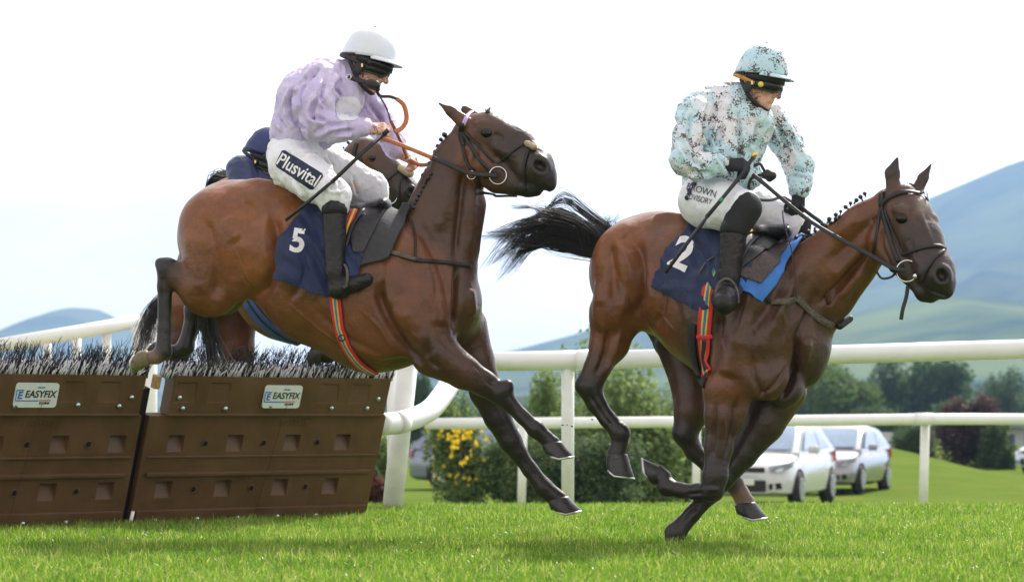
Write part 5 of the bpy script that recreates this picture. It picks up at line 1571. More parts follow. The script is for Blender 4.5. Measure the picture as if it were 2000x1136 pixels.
# ---------------------------------------------------------------- mountains
def mountain(name, ridge, d_ridge, d_base, depth_noise, cols, seed, label=None, lo=-1.0):
    px = np.array([r[0] for r in ridge], float); py = np.array([r[1] for r in ridge], float)
    nu, nv = 150, 46
    xs = np.linspace(px[0], px[-1], nu); ys = np.interp(xs, px, py)
    ysm = ys.copy()
    for _ in range(2): ysm[1:-1] = (ysm[:-2] + 2 * ysm[1:-1] + ysm[2:]) / 4
    V = np.zeros((nv, nu, 3))
    for j in range(nv):
        t = j / (nv - 1)
        if t <= .75:
            q = t / .75; d = d_base + (d_ridge - d_base) * q; hfac = q ** 1.15
        else:
            q = (t - .75) / .25; d = d_ridge + (d_ridge - d_base) * .5 * q; hfac = 1 - .6 * q
        X = (xs - CXP) * d_ridge / FPX
        top = CAMZ - (ysm - HOR) * d_ridge / FPX
        Zr = lo + (top - lo) * hfac
        nz = pnoise(np.stack([X / (d_ridge * .035) + seed, np.full(nu, d / (d_ridge * .06)), np.zeros(nu)], 1)) + .5 * pnoise(np.stack([X / (d_ridge * .014) + seed, np.full(nu, d / (d_ridge * .025)), np.zeros(nu)], 1))
        amp = depth_noise * math.sin(math.pi * min(1, t / .75)) + depth_noise * .06
        V[j] = np.stack([X, np.full(nu, d - CAMD), Zr + nz * amp * (top - lo) * .5], -1)
    n_ = nu; r_ = np.arange(nv - 1)[:, None] * n_ + np.arange(nu - 1)[None, :]
    Fq = np.stack([r_, r_ + 1, r_ + 1 + n_, r_ + n_], -1).reshape(-1, 4)
    m, nt, b, out = mat_new(name + '_slopes')
    n1 = noise_tex(nt, .020, 8, .72); n2 = noise_tex(nt, .004, 4, .6)
    c = mixc(nt, ramp(nt, n2.outputs['Fac'], [(.42, 0), (.6, 1)]), ramp(nt, n1.outputs['Fac'], [(.35, cols[0]), (.65, cols[1])]), cols[2])
    nt.links.new(c, b.inputs['Base Color']); b.inputs['Roughness'].default_value = 1; b.inputs['Specular IOR Level'].default_value = 0
    o = new_obj(name, mesh_np(name, V.reshape(-1, 3), Fq), m); tag(o, kind='structure')
    return o
GRN = ((.015, .03, .03), (.04, .065, .04), (.08, .11, .05))
mountain('mountain', [(560, 770), (760, 725), (900, 697), (1000, 682), (1100, 655), (1160, 638), (1300, 600), (1480, 540), (1640, 470), (1760, 412), (1810, 384), (1900, 342), (2000, 303), (2150, 262), (2500, 250)], 3600, 1500, .30, GRN, 1.0)
mountain('mountain', [(-500, 740), (-200, 700), (-60, 676), (0, 655), (60, 623), (110, 604), (150, 597), (185, 599), (215, 612), (270, 655), (340, 700), (450, 745), (600, 780)], 4600, 2600, .16, GRN, 5.0)
mountain('hill', [(1100, 760), (1350, 700), (1560, 640), (1700, 600), (1850, 572), (1930, 578), (2050, 600), (2300, 560), (2600, 600)], 1900, 1000, .22, ((.02, .045, .035), (.05, .085, .045), (.13, .17, .06)), 9.0)
mountain('hill', [(400, 800), (700, 782), (860, 770), (1000, 775), (1200, 755), (1500, 765), (1900, 750), (2400, 765)], 900, 480, .25, ((.02, .04, .03), (.04, .07, .035), (.07, .10, .045)), 14.0)

# ---------------------------------------------------------------- rails
M['pvc'] = simple('white_plastic_rail', (.84, .85, .84), .34, var=.04, nscale=5, spec=.5)
M['pvc_post'] = simple('weathered_white_post', (.80, .81, .78), .45, var=.07, nscale=9, spec=.4)
def stained(name, col, stain, rough, scale, lo, hi, nscale=5, bumps=.12):
    m, nt, b, out = mat_new(name)
    n = noise_tex(nt, nscale, 6, .62)
    c = ramp(nt, n.outputs['Fac'], [(.28, tuple(x * .72 for x in col)), (.5, col), (.74, tuple(x * 1.3 for x in col))])
    c = mixc(nt, mud_mask(nt, scale, lo, hi, 4), c, stain)
    nt.links.new(c, b.inputs['Base Color'])
    nt.links.new(ramp(nt, n.outputs['Fac'], [(.3, rough - .1), (.7, rough + .15)]), b.inputs['Roughness'])
    b.inputs['Specular IOR Level'].default_value = .4
    bump(nt, b, n.outputs['Fac'], bumps, .01)
    return m
M['plastic'] = stained('scuffed_brown_hurdle_plastic', (.112, .060, .026), (.26, .20, .13), .46, 42, .66, .74)
def rail_post(parent, px, y_top, d, w_px, px_bot=None, name='post', z0=None):
    T = Vector(P(px, y_top, d)); B = Vector(((px_bot or px) * 1.0, 0, 0)); B = Vector((((px_bot or px) - CXP) * d / FPX, d - CAMD, (gz(px, d) if z0 is None else z0) - .05))
    return tube(name, [B, B * .5 + T * .5, T], w_px / 2 * d / FPX, M['pvc_post'], parent, 16)
rl = empty('running_rail', P(1108, 985, 22.2)); tag(rl, 'thick white running rail with one post behind the galloping horses', 'fence', 'white plastic rails')
tube('top_rail', [P(948, 706, 22.3), P(1156, 702.5, 22.15)], 19 * 22.2 / FPX, M['pvc'], rl, 24)
tube('rail_sleeve', [P(1128, 703, 22.16), P(1158, 702.4, 22.14)], 20.6 * 22.2 / FPX, M['pvc'], rl, 24)
tube('top_rail', [P(1156, 702.5, 22.15), P(1640, 692, 21.6), P(2040, 680, 21.2)], 18.2 * 22 / FPX, M['pvc'], rl, 24)
rail_post(rl, 1109, 712, 22.2, 25)
tube('end_bend', curve_pts([P(740, 829, 19.9), P(790, 822, 20.2), P(836, 803, 20.6), P(864, 772, 21.0), P(888, 735, 21.5), P(915, 712, 22.0), P(950, 706, 22.3)], 40), 21 * 21 / FPX, M['pvc'], rl, 22)
tube('bend_sleeve', [P(772, 826, 20.06), P(786, 823, 20.16)], 22.3 * 20.2 / FPX, M['pvc'], rl, 22)
rail_post(rl, 797, 705, 20.6, 40, 764, z0=-.02)
rail_post(rl, 768, 700, 21.0, 24, 768)
r2 = empty('boundary_rail', P(1805, 990, 37)); tag(r2, 'thinner white rail in front of the parked cars', 'fence', 'white plastic rails')
tube('top_rail', [P(830, 827, 37.4), P(1400, 823, 37.2), P(1806, 818, 37), P(2060, 818, 37)], 11 * 37 / FPX, M['pvc'], r2, 20)
tube('rail_sleeve', [P(1786, 818, 37), P(1822, 818, 37)], 12 * 37 / FPX, M['pvc'], r2, 20)
for px, w_ in ((1807, 18), (1022, 17), (1362, 16)): rail_post(r2, px, 826, 37.1, w_, px - 4)
r3 = empty('wing_rail', P(200, 700, 26)); tag(r3, 'blurred white sloping wing rail beyond the far side of the hurdle', 'fence', 'white plastic rails')
tube('top_rail', [P(-40, 680, 26.5), P(140, 650, 26.8), P(300, 622, 27.2)], 13.5 * 26.8 / FPX, M['pvc'], r3, 20)
for px, yt in ((92, 668), (150, 658), (208, 648), (266, 638)): rail_post(r3, px, yt, 27, 18)
rail_post(r3, 290, 610, 25.5, 34)

# ---------------------------------------------------------------- hurdle
M['plastic_plain'] = simple('brown_hurdle_plastic', (.098, .056, .027), .50, var=.22, nscale=5, spec=.4, bumps=.12)
M['plastic_lt'] = simple('worn_brown_plastic', (.115, .082, .060), .6, var=.25, nscale=30, spec=.4)
M['bolt'] = simple('zinc_bolt', (.60, .68, .72), .28, metal=.9)
M['shade_black'] = simple('painted_hole_shade', (.006, .005, .005), .9)  # near-black colour standing in for shade in holes and gap
M['sign'] = simple('white_sign_plate', (.72, .78, .76), .4, var=.05)
M['sign_blue'] = simple('blue_sign_ink', (.03, .16, .50), .5, var=.05); M['sign_red'] = simple('red_sign_ink', (.55, .04, .06), .5, var=.05); M['sign_black'] = simple('black_sign_ink', (.012, .012, .014), .5, var=.05)
M['wood'] = simple('pale_timber', (.42, .27, .10), .7, var=.3, nscale=40)
M['twig_black'] = simple('black_birch_twigs', (.014, .013, .015), .55, var=.4); M['twig_white'] = simple('white_bristles_and_glare', (.74, .74, .78), .6, var=.1)  # white bristles also stand in for glare between the dark twigs

def local_text(name, txt, Mx, x, y, h, mat, parent, sx=1.0, shear=0.0, bold=0.0, ext=.0012):
    cu = bpy.data.curves.new(name, 'FONT'); cu.body = txt; cu.align_x = 'CENTER'; cu.align_y = 'CENTER'; cu.shear = shear; cu.offset = bold; cu.extrude = ext / h; cu.resolution_u = 3
    t = bpy.data.objects.new('tmp_text', cu); COL.objects.link(t)
    me = bpy.data.meshes.new_from_object(t.evaluated_get(bpy.context.evaluated_depsgraph_get()))
    bpy.data.objects.remove(t); bpy.data.curves.remove(cu)
    # text plane: x -> local u, y -> local v, z -> local n
    A = Matrix(((h * sx, 0, 0, x), (0, 0, -h, 0), (0, h, 0, y), (0, 0, 0, 1)))
    me.transform(Mx @ A)
    return new_obj(name, me, mat, parent)

def pocket_face(bm, W_, H_, pk, Mx, t=.05):
    """board front (local n = -y) with scooped pockets; pk: (u0,u1,v0,v1,depth)"""
    us = sorted({0, W_} | {p[0] for p in pk} | {p[1] for p in pk}); vs = sorted({0, H_} | {p[2] for p in pk} | {p[3] for p in pk})
    cache = {}
    def vt(u, n, v):
        k = (round(u, 5), round(n, 5), round(v, 5))
        if k not in cache: cache[k] = bm.verts.new(Mx @ Vector((u, n, v)))
        return cache[k]
    def q(*a):
        try: bm.faces.new([vt(*x) for x in a])
        except ValueError: pass
    for i in range(len(us) - 1):
        for j in range(len(vs) - 1):
            cu, cv = (us[i] + us[i + 1]) / 2, (vs[j] + vs[j + 1]) / 2
            if any(p[0] < cu < p[1] and p[2] < cv < p[3] for p in pk): continue
            q((us[i], 0, vs[j]), (us[i + 1], 0, vs[j]), (us[i + 1], 0, vs[j + 1]), (us[i], 0, vs[j + 1]))
    for (a, b_, c_, d_, dp) in pk:
        e = (b_ - a) * .10
        f = [(a + e * .3, dp * .12, c_ + .004), (b_ - e * .3, dp * .12, c_ + .004), (b_ - e, dp, d_ - .006), (a + e, dp, d_ - .006)]
        o = [(a, 0, c_), (b_, 0, c_), (b_, 0, d_), (a, 0, d_)]
        q(*f)
        for k in range(4): q(o[k], o[(k + 1) % 4], f[(k + 1) % 4], f[k])
    # edges and back
    q((0, t, 0), (0, t, H_), (W_, t, H_), (W_, t, 0))
    us2 = us; vs2 = vs
    for i in range(len(us) - 1):
        q((us[i], 0, 0), (us[i], t, 0), (us[i + 1], t, 0), (us[i + 1], 0, 0)); q((us[i], 0, H_), (us[i + 1], 0, H_), (us[i + 1], t, H_), (us[i], t, H_))
    for j in range(len(vs) - 1):
        q((0, 0, vs[j]), (0, 0, vs[j + 1]), (0, t, vs[j + 1]), (0, t, vs[j])); q((W_, 0, vs[j]), (W_, t, vs[j]), (W_, t, vs[j + 1]), (W_, 0, vs[j + 1]))

HU = Vector((.7285, .685, 0)); LEAN = Vector((.685, -.7285, 0))
HV = (LEAN * .30 + Vector((0, 0, .945))).normalized(); HN = HU.cross(HV)          # HN points away from camera side? fixed below
if HN.dot(Vector((0, -1, 0))) > 0: HN = -HN                                   # local +y points away from the viewer
BASE0 = Vector((-3.045, 1.9, -.02))
SL = .995
def hurdle(t0, length, label, pockets_u, seed, sign_u):
    rs = random.Random(seed)
    O = BASE0 + HU * t0
    Mx = Matrix(((HU.x, HN.x, HV.x, O.x), (HU.y, HN.y, HV.y, O.y), (HU.z, HN.z, HV.z, O.z), (0, 0, 0, 1)))
    e = empty('hurdle', O + HU * (length / 2)); tag(e, label, 'hurdle', 'brown plastic hurdle sections')
    W_ = length
    pk = []
    for r_, (v0, v1) in enumerate(((.20, .31), (.50, .61))):
        for u in pockets_u: pk.append((u + (.015 if r_ else -.012), u + .125 + (.015 if r_ else -.012), v0, v1, .050))
    bm = bmesh.new(); pocket_face(bm, W_, .735, pk, Mx, .07)
    bmesh.ops.recalc_face_normals(bm, faces=bm.faces)
    body = new_obj('panel', bm_to_mesh('panel', bm), M['plastic'], e)
    # raised ledges and step between them
    def box(nm, u0, u1, v0, v1, n0, n1, mat='plastic', par=None, bev=.006):
        b_ = bmesh.new(); bx(b_, ((u0 + u1) / 2, (n0 + n1) / 2, (v0 + v1) / 2), (abs(u1 - u0), abs(n1 - n0), abs(v1 - v0)), bevel=bev); bmesh.ops.transform(b_, matrix=Mx, verts=b_.verts)
        return new_obj(nm, bm_to_mesh(nm, b_), M[mat], par or e)
    box('ledge', .05, W_ - .05, .345, .372, -.022, .004)
    box('upper_lip', .04, W_ - .03, .462, .478, -.010, .004)
    box('foot_strip', .03, W_ - .02, .0, .125, -.014, .004)
    # upper board
    tb = []
    top_u = [(.14, .31), (.40, .57), (W_ - .62, W_ - .46), (W_ - .36, W_ - .20)]
    if sign_u is None: top_u = [(.14, .31), (.40, .57), (.75, .92), (W_ - .62, W_ - .46), (W_ - .36, W_ - .20)]
    bm = bmesh.new()
    Mt = Mx @ Matrix.Translation((.12, -.022, .742))
    pocket_face(bm, W_ - .16, SL - .742, [(a - .12, b_ - .12, .085, .215, .010) for a, b_ in top_u], Mt, .09)
    bmesh.ops.recalc_face_normals(bm, faces=bm.faces); ub = new_obj('upper_board', bm_to_mesh('upper_board', bm), M['plastic'], e)
    box('upper_board_edge', .12, W_ - .04, .742, .758, -.034, -.018, par=ub)
    box('end_post', .01, .05, .90, SL - .01, .012, .06, 'wood'); box('end_post', W_ - .035, W_ - .006, .90, SL - .01, .012, .06, 'wood')
    box('gap_shade_box', -.075, -.004, .0, .90, .035, .09, 'shade_black', bev=.004)  # near-black box added to paint the gap between sections dark
    def bolt(u, v, n=-.0):
        c0 = Mx @ Vector((u, n, v)); c1 = Mx @ Vector((u, n - .012, v))
        tube('bolt', [c0, c1], [.016, .014], M['bolt'], e, 8)
    for i in range(5 if W_ > 1.5 else 3): bolt(.18 + i * (W_ - .3) / 5, .062 + rs.uniform(-.004, .004), -.014)
    for u in (.22, .55, .9, W_ - .5, W_ - .2): bolt(u, .800 + rs.uniform(-.01, .012), -.022)
    for u in (.18, W_ - .12): bolt(u, .860, -.022)
    for r_, v in enumerate((.255, .555)):
        for a, b_ in zip(pockets_u[:-1], pockets_u[1:]):
            u = (a + b_) / 2 + .06 + (.015 if r_ else -.012)
            c0 = Mx @ Vector((u, .0005, v)); c1 = Mx @ Vector((u, -.0025, v))
            h_ = tube('drain_hole_shade', [c0, c1], [.020, .020], M['shade_black'], e, 14)  # black disc paints the shaded inside of a drain hole
            ring('drain_rim', c1, .021, .004, M['plastic'], h_, -HN)
    local_text('embossed_lettering', 'EASYFIX', Mx @ Matrix.Translation((0, -.0008, 0)), W_ * .60, .685, .06, M['plastic'], e, 1.1, ext=.002)
    # sign
    if sign_u is not None:
        Ms = Mx @ Matrix.Translation((sign_u, -.030, .872))
        b_ = bmesh.new(); bx(b_, (0, 0, 0), (.30, .008, .150)); 
        es = [x for x in b_.edges if abs((x.verts[0].co - x.verts[1].co).y) > .004]
        bmesh.ops.bevel(b_, geom=es, offset=.02, segments=4, profile=.5, affect='EDGES'); bmesh.ops.transform(b_, matrix=Ms, verts=b_.verts)
        sg = new_obj('sign', bm_to_mesh('sign', b_), M['sign'], e)
        Mt = Ms @ Matrix.Translation((0, -.0052, 0))
        local_text('lettering', 'EASYFIX', Mt, .026, .006, .060, M['sign_black'], sg, .98, .12, .012)
        local_text('lettering', 'EQUINE', Mt, .062, -.048, .020, M['sign_black'], sg, 1.0, .12, .01)
        local_text('emblem', 'E', Mt, -.116, -.002, .062, M['sign_blue'], sg, 1.0, .1, .03)
        def flat(nm, u0, u1, v0, v1, mt):
            b2 = bmesh.new(); bx(b2, ((u0 + u1) / 2, 0, (v0 + v1) / 2), (u1 - u0, .002, v1 - v0)); bmesh.ops.transform(b2, matrix=Mt, verts=b2.verts); new_obj(nm, bm_to_mesh(nm, b2), M[mt], sg)
        flat('emblem_frame', -.140, -.092, .028, .034, 'sign_blue'); flat('emblem_frame', -.144, -.139, -.034, .034, 'sign_blue'); flat('underline', -.140, .02, -.036, -.030, 'sign_blue'); flat('underline', .025, .105, -.033, -.028, 'sign_red')
        flat('swoosh', .0, .05, .045, .052, 'sign_blue')
    # brush
    for mt, cnt, lo_, hi_, rad, fork in (('twig_black', 760, .05, .115, .0036, False), ('twig_white', 1000, .05, .11, .0040, False), ('twig_black', 330, .12, .20, .0027, True)):
        V = []; Fs = []
        for k in range(cnt):
            u = .06 + (W_ - .07) * rs.random(); n0 = rs.uniform(-.012, .05) if mt == 'twig_white' else rs.uniform(-.012, .075)
            L = rs.uniform(lo_, hi_); lx = rs.gauss(.22, .16); ln = rs.gauss(.0, .13)
            b0 = Vector((u, n0, SL - .02)); pts = [b0, b0 + Vector((lx * L * .4, ln * L * .4, L * .5)), b0 + Vector((lx * L + rs.gauss(0, .01), ln * L, L))]
            v_, f_ = tube_vf([Mx @ p for p in pts], [rad, rad * .95, rad * (.35 if fork else .6)], 4, v0=len(V)); V += v_; Fs += f_
            if fork:
                for _ in range(4):
                    s0 = pts[1].lerp(pts[2], rs.uniform(.1, 1)); e0 = s0 + Vector((rs.gauss(0, .018), rs.gauss(0, .012), rs.uniform(.025, .05)))
                    v_, f_ = tube_vf([Mx @ s0, Mx @ e0], [rad * .7, rad * .4], 3, v0=len(V)); V += v_; Fs += f_
        o = new_obj('brush', mesh_np('brush', [tuple(v) for v in V], Fs), M[mt], e); o['kind'] = 'stuff'
    return e, Mx
LEN = 2.77
hurdle(.335 * LEN, .688 * LEN, 'brown plastic hurdle with full white sign, right section under the horse', [.16, .62, 1.08, 1.50], 3, .98)
eh, Mh = hurdle(.314 * LEN - 1.84, 1.84, 'brown plastic hurdle section cut by the picture edge', [.28, .74, 1.20, 1.62], 5, 1.03)
mk = tube('marker_strip', [BASE0 + HU * (.328 * LEN) - HN * .03, BASE0 + HU * (.331 * LEN) - HN * .03 + HV * .13], .011, M['pvc'], None, 8, .6)
tag(mk, 'short white strip in the gap between the two hurdle sections', 'strip')
# ---------------------------------------------------------------- trees, bushes
def leaf_mat(name, c0, c1, c2=None):
    m, nt, b, out = mat_new(name)
    at = nd(nt, 'Attribute'); at.attribute_name = 'tint'
    sp = nd(nt, 'SeparateColor'); nt.links.new(at.outputs['Color'], sp.inputs[0])
    c = ramp(nt, sp.outputs[0], [(0, c0), (1, c1)])
    nt.links.new(c, b.inputs['Base Color']); b.inputs['Roughness'].default_value = .55; b.inputs['Specular IOR Level'].default_value = .35
    tr = nd(nt, 'BsdfTranslucent'); nt.links.new(c, tr.inputs['Color'])
    mx = nd(nt, 'MixShader'); mx.inputs[0].default_value = .58
    nt.links.new(b.outputs[0], mx.inputs[1]); nt.links.new(tr.outputs[0], mx.inputs[2]); nt.links.new(mx.outputs[0], out.inputs[0])
    return m
M['leaf_green'] = leaf_mat('green_leaves', (.09, .15, .045), (.28, .37, .13))
M['leaf_tree'] = leaf_mat('tree_leaves', (.022, .055, .018), (.085, .145, .04))
M['leaf_tree_light'] = leaf_mat('light_tree_leaves', (.05, .095, .02), (.14, .21, .05))
M['leaf_light'] = leaf_mat('light_green_leaves', (.12, .18, .05), (.30, .39, .14))
M['leaf_dark'] = leaf_mat('dark_green_leaves', (.045, .085, .035), (.14, .20, .08))
M['leaf_purple'] = leaf_mat('purple_brown_leaves', (.05, .032, .032), (.12, .08, .07))
M['leaf_red'] = leaf_mat('reddish_leaves', (.09, .03, .025), (.17, .07, .05))
M['flower'] = leaf_mat('yellow_flowers', (.85, .58, .015), (.90, .74, .06))
M['bark'] = simple('bark', (.09, .07, .05), .9, var=.4, nscale=8, bumps=.6)

def leaves(name, blobs, n, size, seed, shell_bias=.75):
    """leaf-sized faces spread through several uneven lobes: blobs (x,y,z,rx,ry,rz)"""
    r = np.random.default_rng(seed)
    B = np.array(blobs, float); w = (B[:, 3] * B[:, 4] * B[:, 5]) ** .67; w /= w.sum()
    k = r.choice(len(B), n, p=w)
    v = r.normal(size=(n, 3)); v /= np.linalg.norm(v, axis=1)[:, None]
    rad = 1 - shell_bias * r.random(n) ** 1.6 * .9
    rad *= 1 + .30 * pnoise(v * 2.2 + k[:, None] * 3.7) + .16 * pnoise(v * 6 + k[:, None])
    c = B[k, :3] + v * B[k, 3:] * rad[:, None]
    a = r.normal(size=(n, 3)); a /= np.linalg.norm(a, axis=1)[:, None]
    b = np.cross(a, r.normal(size=(n, 3))); b /= np.linalg.norm(b, axis=1)[:, None]
    s = size * (.6 + .8 * r.random(n))
    q = np.stack([c - a * s[:, None], c + b * (s * .55)[:, None], c + a * s[:, None], c - b * (s * .55)[:, None]], 1).reshape(-1, 3)
    me = mesh_np(name, q, np.arange(4 * n).reshape(-1, 4), smooth=False)
    t = np.clip(.5 + .5 * pnoise(c / (size * 9)) + .22 * r.normal(size=n), 0, 1)
    set_color(me, 'tint', np.repeat(np.stack([t, t, t], 1), 4, 0))
    return me

def lobes(c, R, H, n, seed, flat=1.0):
    r = random.Random(seed); out = []
    for i in range(n):
        a = r.uniform(0, 6.28); q = r.random() ** .5 * .74; z = r.uniform(-.45, .42)
        k = r.uniform(.34, .55) * (1 - .35 * abs(z))
        out.append((c[0] + R * q * math.cos(a), c[1] + R * q * math.sin(a) * flat, c[2] + H * z, R * k, R * k * flat, H * k * .9))
    return out

def tree(px, y_top, y_base, w_px, d, mat, label, seed, n=5200, cat='tree', group='trees beyond the car park', base_y=None, conifer=False, leaf=None):
    """broad tree: trunk with limbs, uneven crown"""
    x = (px - CXP) * d / FPX; s = d / FPX; top = CAMZ - (y_top - HOR) * s
    g = float(ground_z(x, d)); R = w_px * s / 2; Hh = top - g
    e = empty('pine_tree' if conifer else 'tree', (x, d - CAMD, g)); tag(e, label, cat, group)
    r = random.Random(seed)
    cz = g + Hh * .58; ch = Hh * .80
    V, F_ = tube_vf([(x, d - CAMD, g - .1), (x + R * .04, d - CAMD, g + Hh * .3), (x - R * .05, d - CAMD, g + Hh * (.9 if conifer else .6))], [Hh * .035, Hh * .026, Hh * .01], 8)
    if not conifer:
        for i in range(6):
            a = r.uniform(0, 6.28); z0 = g + Hh * r.uniform(.25, .5)
            v_, f_ = tube_vf([(x, d - CAMD, z0), (x + R * .35 * math.cos(a), d - CAMD + R * .35 * math.sin(a), z0 + Hh * .15), (x + R * .7 * math.cos(a), d - CAMD + R * .7 * math.sin(a), z0 + Hh * .28)], [Hh * .014, Hh * .010, Hh * .004], 6, v0=len(V)); V += v_; F_ += f_
    new_obj('trunk', mesh_np('trunk', [tuple(map(float, v)) for v in V], F_), M['bark'], e)
    if conifer:
        bl = [(x, d - CAMD, g + Hh * (.2 + .78 * t), R * (1 - t) * .95 + .1, R * (1 - t) * .95 + .1, Hh * .10) for t in np.linspace(0, 1, 8)]
    else:
        bl = lobes((x, d - CAMD, cz), R, ch, 15, seed) + [(x, d - CAMD, cz, R * .62, R * .62, ch * .42)]
    new_obj('crown', leaves('crown', bl, n, leaf or max(.10, R * .055), seed), M[mat], e)
    return e

def bush(px, y_top, d, w_px, mat, label, seed, n=6000, leaf=.05, group='shrubs', depth=.8, name='bush', y_low=None):
    x = (px - CXP) * d / FPX; s = d / FPX; top = CAMZ - (y_top - HOR) * s
    g = float(ground_z(x, d)); R = w_px * s / 2; Hh = max(.3, top - g)
    e = empty(name, (x, d - CAMD, g)); tag(e, label, 'shrub', group)
    r = random.Random(seed)
    V = []; F_ = []
    for i in range(5):
        a = r.uniform(0, 6.28)
        v_, f_ = tube_vf([(x + .1 * math.cos(a), d - CAMD + .1 * math.sin(a), g - .05), (x + R * .3 * math.cos(a), d - CAMD + R * .3 * math.sin(a), g + Hh * .4), (x + R * .5 * math.cos(a), d - CAMD + R * .5 * math.sin(a), g + Hh * .75)], [.03, .02, .008], 6, v0=len(V)); V += v_; F_ += f_
    new_obj('stem', mesh_np('stem', [tuple(map(float, v)) for v in V], F_), M['bark'], e)
    bl = lobes((x, d - CAMD, g + Hh * .52), R, Hh, 13, seed, depth) + [(x, d - CAMD, g + Hh * .42, R * .8, R * .8 * depth, Hh * .46)]
    new_obj('foliage', leaves('foliage', bl, n, leaf, seed), M[mat], e)
    return e, bl

tree(1790, 712, 880, 190, 240, 'leaf_tree', 'broad round green tree behind the purple bush', 11, 7000)
tree(1640, 716, 880, 170, 200, 'leaf_tree_light', 'lighter green tree standing above the parked cars', 12, 7000)
tree(1958, 738, 880, 120, 250, 'leaf_tree', 'round green tree by the picture\'s right edge', 13, 6000)
tree(1585, 745, 880, 120, 260, 'leaf_tree', 'dark green tree peeping past the horse\'s chest', 14, 4500)
tree(1705, 800, 880, 130, 180, 'leaf_tree', 'low dark tree between the silver car and the broad tree', 15, 4500)
tree(1870, 790, 880, 150, 230, 'leaf_tree', 'low dark tree filling the gap behind the purple bush', 16, 4500)
tree(815, 722, 860, 70, 150, 'leaf_tree', 'dark tree beside the thick white wing post', 17, 4500)
tree(1038, 770, 860, 34, 260, 'leaf_tree', 'small dark conifer left of the rail post', 18, 2500, conifer=True)
tree(905, 766, 860, 46, 280, 'leaf_tree', 'hazy dark conifer above the yellow flowers', 19, 2500, conifer=True)
tree(948, 778, 860, 60, 300, 'leaf_tree', 'hazy conifer between the horse\'s forelegs', 20, 2500, conifer=True)
tree(870, 782, 860, 60, 300, 'leaf_tree', 'distant dark tree inside the curve of the bent rail', 21, 2500)
tree(1000, 800, 860, 80, 240, 'leaf_tree', 'distant low tree behind the near white rail', 22, 3000)
for i, (px, yt) in enumerate(((1120, 800), (1480, 800), (640, 790), (560, 800), (480, 790), (380, 800), (1330, 790))):
    tree(px, yt, 860, 110, 270 + 8 * i, 'leaf_tree', ['distant tree behind the big clipped bush', 'distant tree behind the white car', 'distant tree hidden by the hurdle brush', 'distant tree low behind the hurdle', 'distant tree behind the hind legs of the jumping horse', 'distant tree at the hurdle gap', 'distant tree between the galloping horse\'s legs'][i], 40 + i, 2200)

bush(1215, 726, 46, 290, 'leaf_light', 'large loose grey green bush behind the rails between the horses', 31, 15000, .05)
bush(1335, 752, 47, 150, 'leaf_green', 'dark bush at the right end of the large bush', 32, 8000, .05)
bush(1105, 762, 48, 170, 'leaf_light', 'pale green bush just right of the thick rail post', 33, 8000, .05)
bush(1010, 868, 44, 150, 'leaf_green', 'clipped grey green bush low between the horse\'s hooves', 34, 9000, .035)
bush(1150, 858, 43.5, 240, 'leaf_dark', 'low dark bush under the large bush', 35, 9000, .04)
fb, fbl = bush(893, 816, 44, 135, 'leaf_green', 'leafy bush dotted with yellow flowers beside the bent rail', 36, 8000, .04)
r = np.random.default_rng(5)
FL = None
bmf = bmesh.new()
for k in range(6):
    a = k * 1.047
    vs = [bmf.verts.new(p) for p in ((0, 0, 0), (.45 * math.cos(a - .4), .45 * math.sin(a - .4), .12), (1 * math.cos(a), 1 * math.sin(a), .1), (.45 * math.cos(a + .4), .45 * math.sin(a + .4), .12))]
    bmf.faces.new(vs)
FL = bm_to_mesh('flower', bmf); set_color(FL, 'tint', np.full((len(FL.vertices), 3), .5)); FL.materials.append(M['flower'])
for i in range(90):
    px = 893 + r.normal() * 28 if i > 12 else 893 + r.uniform(-60, 60)
    py = 834 + abs(r.normal()) * 22 if i % 4 else 870 + r.uniform(0, 80)
    px = min(max(px, 836), 950)
    o = new_obj('flower', FL, None, fb); o.matrix_parent_inverse = Matrix.Identity(4)
    dd = 44 - .42 * (1 - ((px - 893) / 62) ** 2) ** .5 if abs(px - 893) < 61 else 44
    o.location = Vector(P(px, py, dd - .12)) - fb.location
    o.rotation_euler = (math.pi / 2 + r.normal() * .5, r.normal() * .5, r.uniform(0, 6)); k = r.uniform(.032, .055); o.scale = (k, k, k)
bush(1880, 786, 92, 150, 'leaf_purple', 'dark purple bush standing on the lawn right of the fence post', 37, 9000, .07)
bush(1788, 832, 93, 95, 'leaf_dark', 'rounded green bush left of the purple bush', 38, 6000, .06)
bush(1945, 835, 91, 85, 'leaf_dark', 'rounded green bush right of the purple bush', 39, 6000, .06)
bush(735, 862, 40, 60, 'leaf_light', 'light green shrub in the gap right of the hurdle', 50, 5000, .04)
bush(728, 935, 36, 60, 'leaf_red', 'low reddish shrub at the foot of the hurdle\'s right end', 51, 3500, .03)
bush(716, 905, 37, 50, 'leaf_dark', 'dark green clipped shrub against the hurdle\'s right edge', 52, 4000, .03)

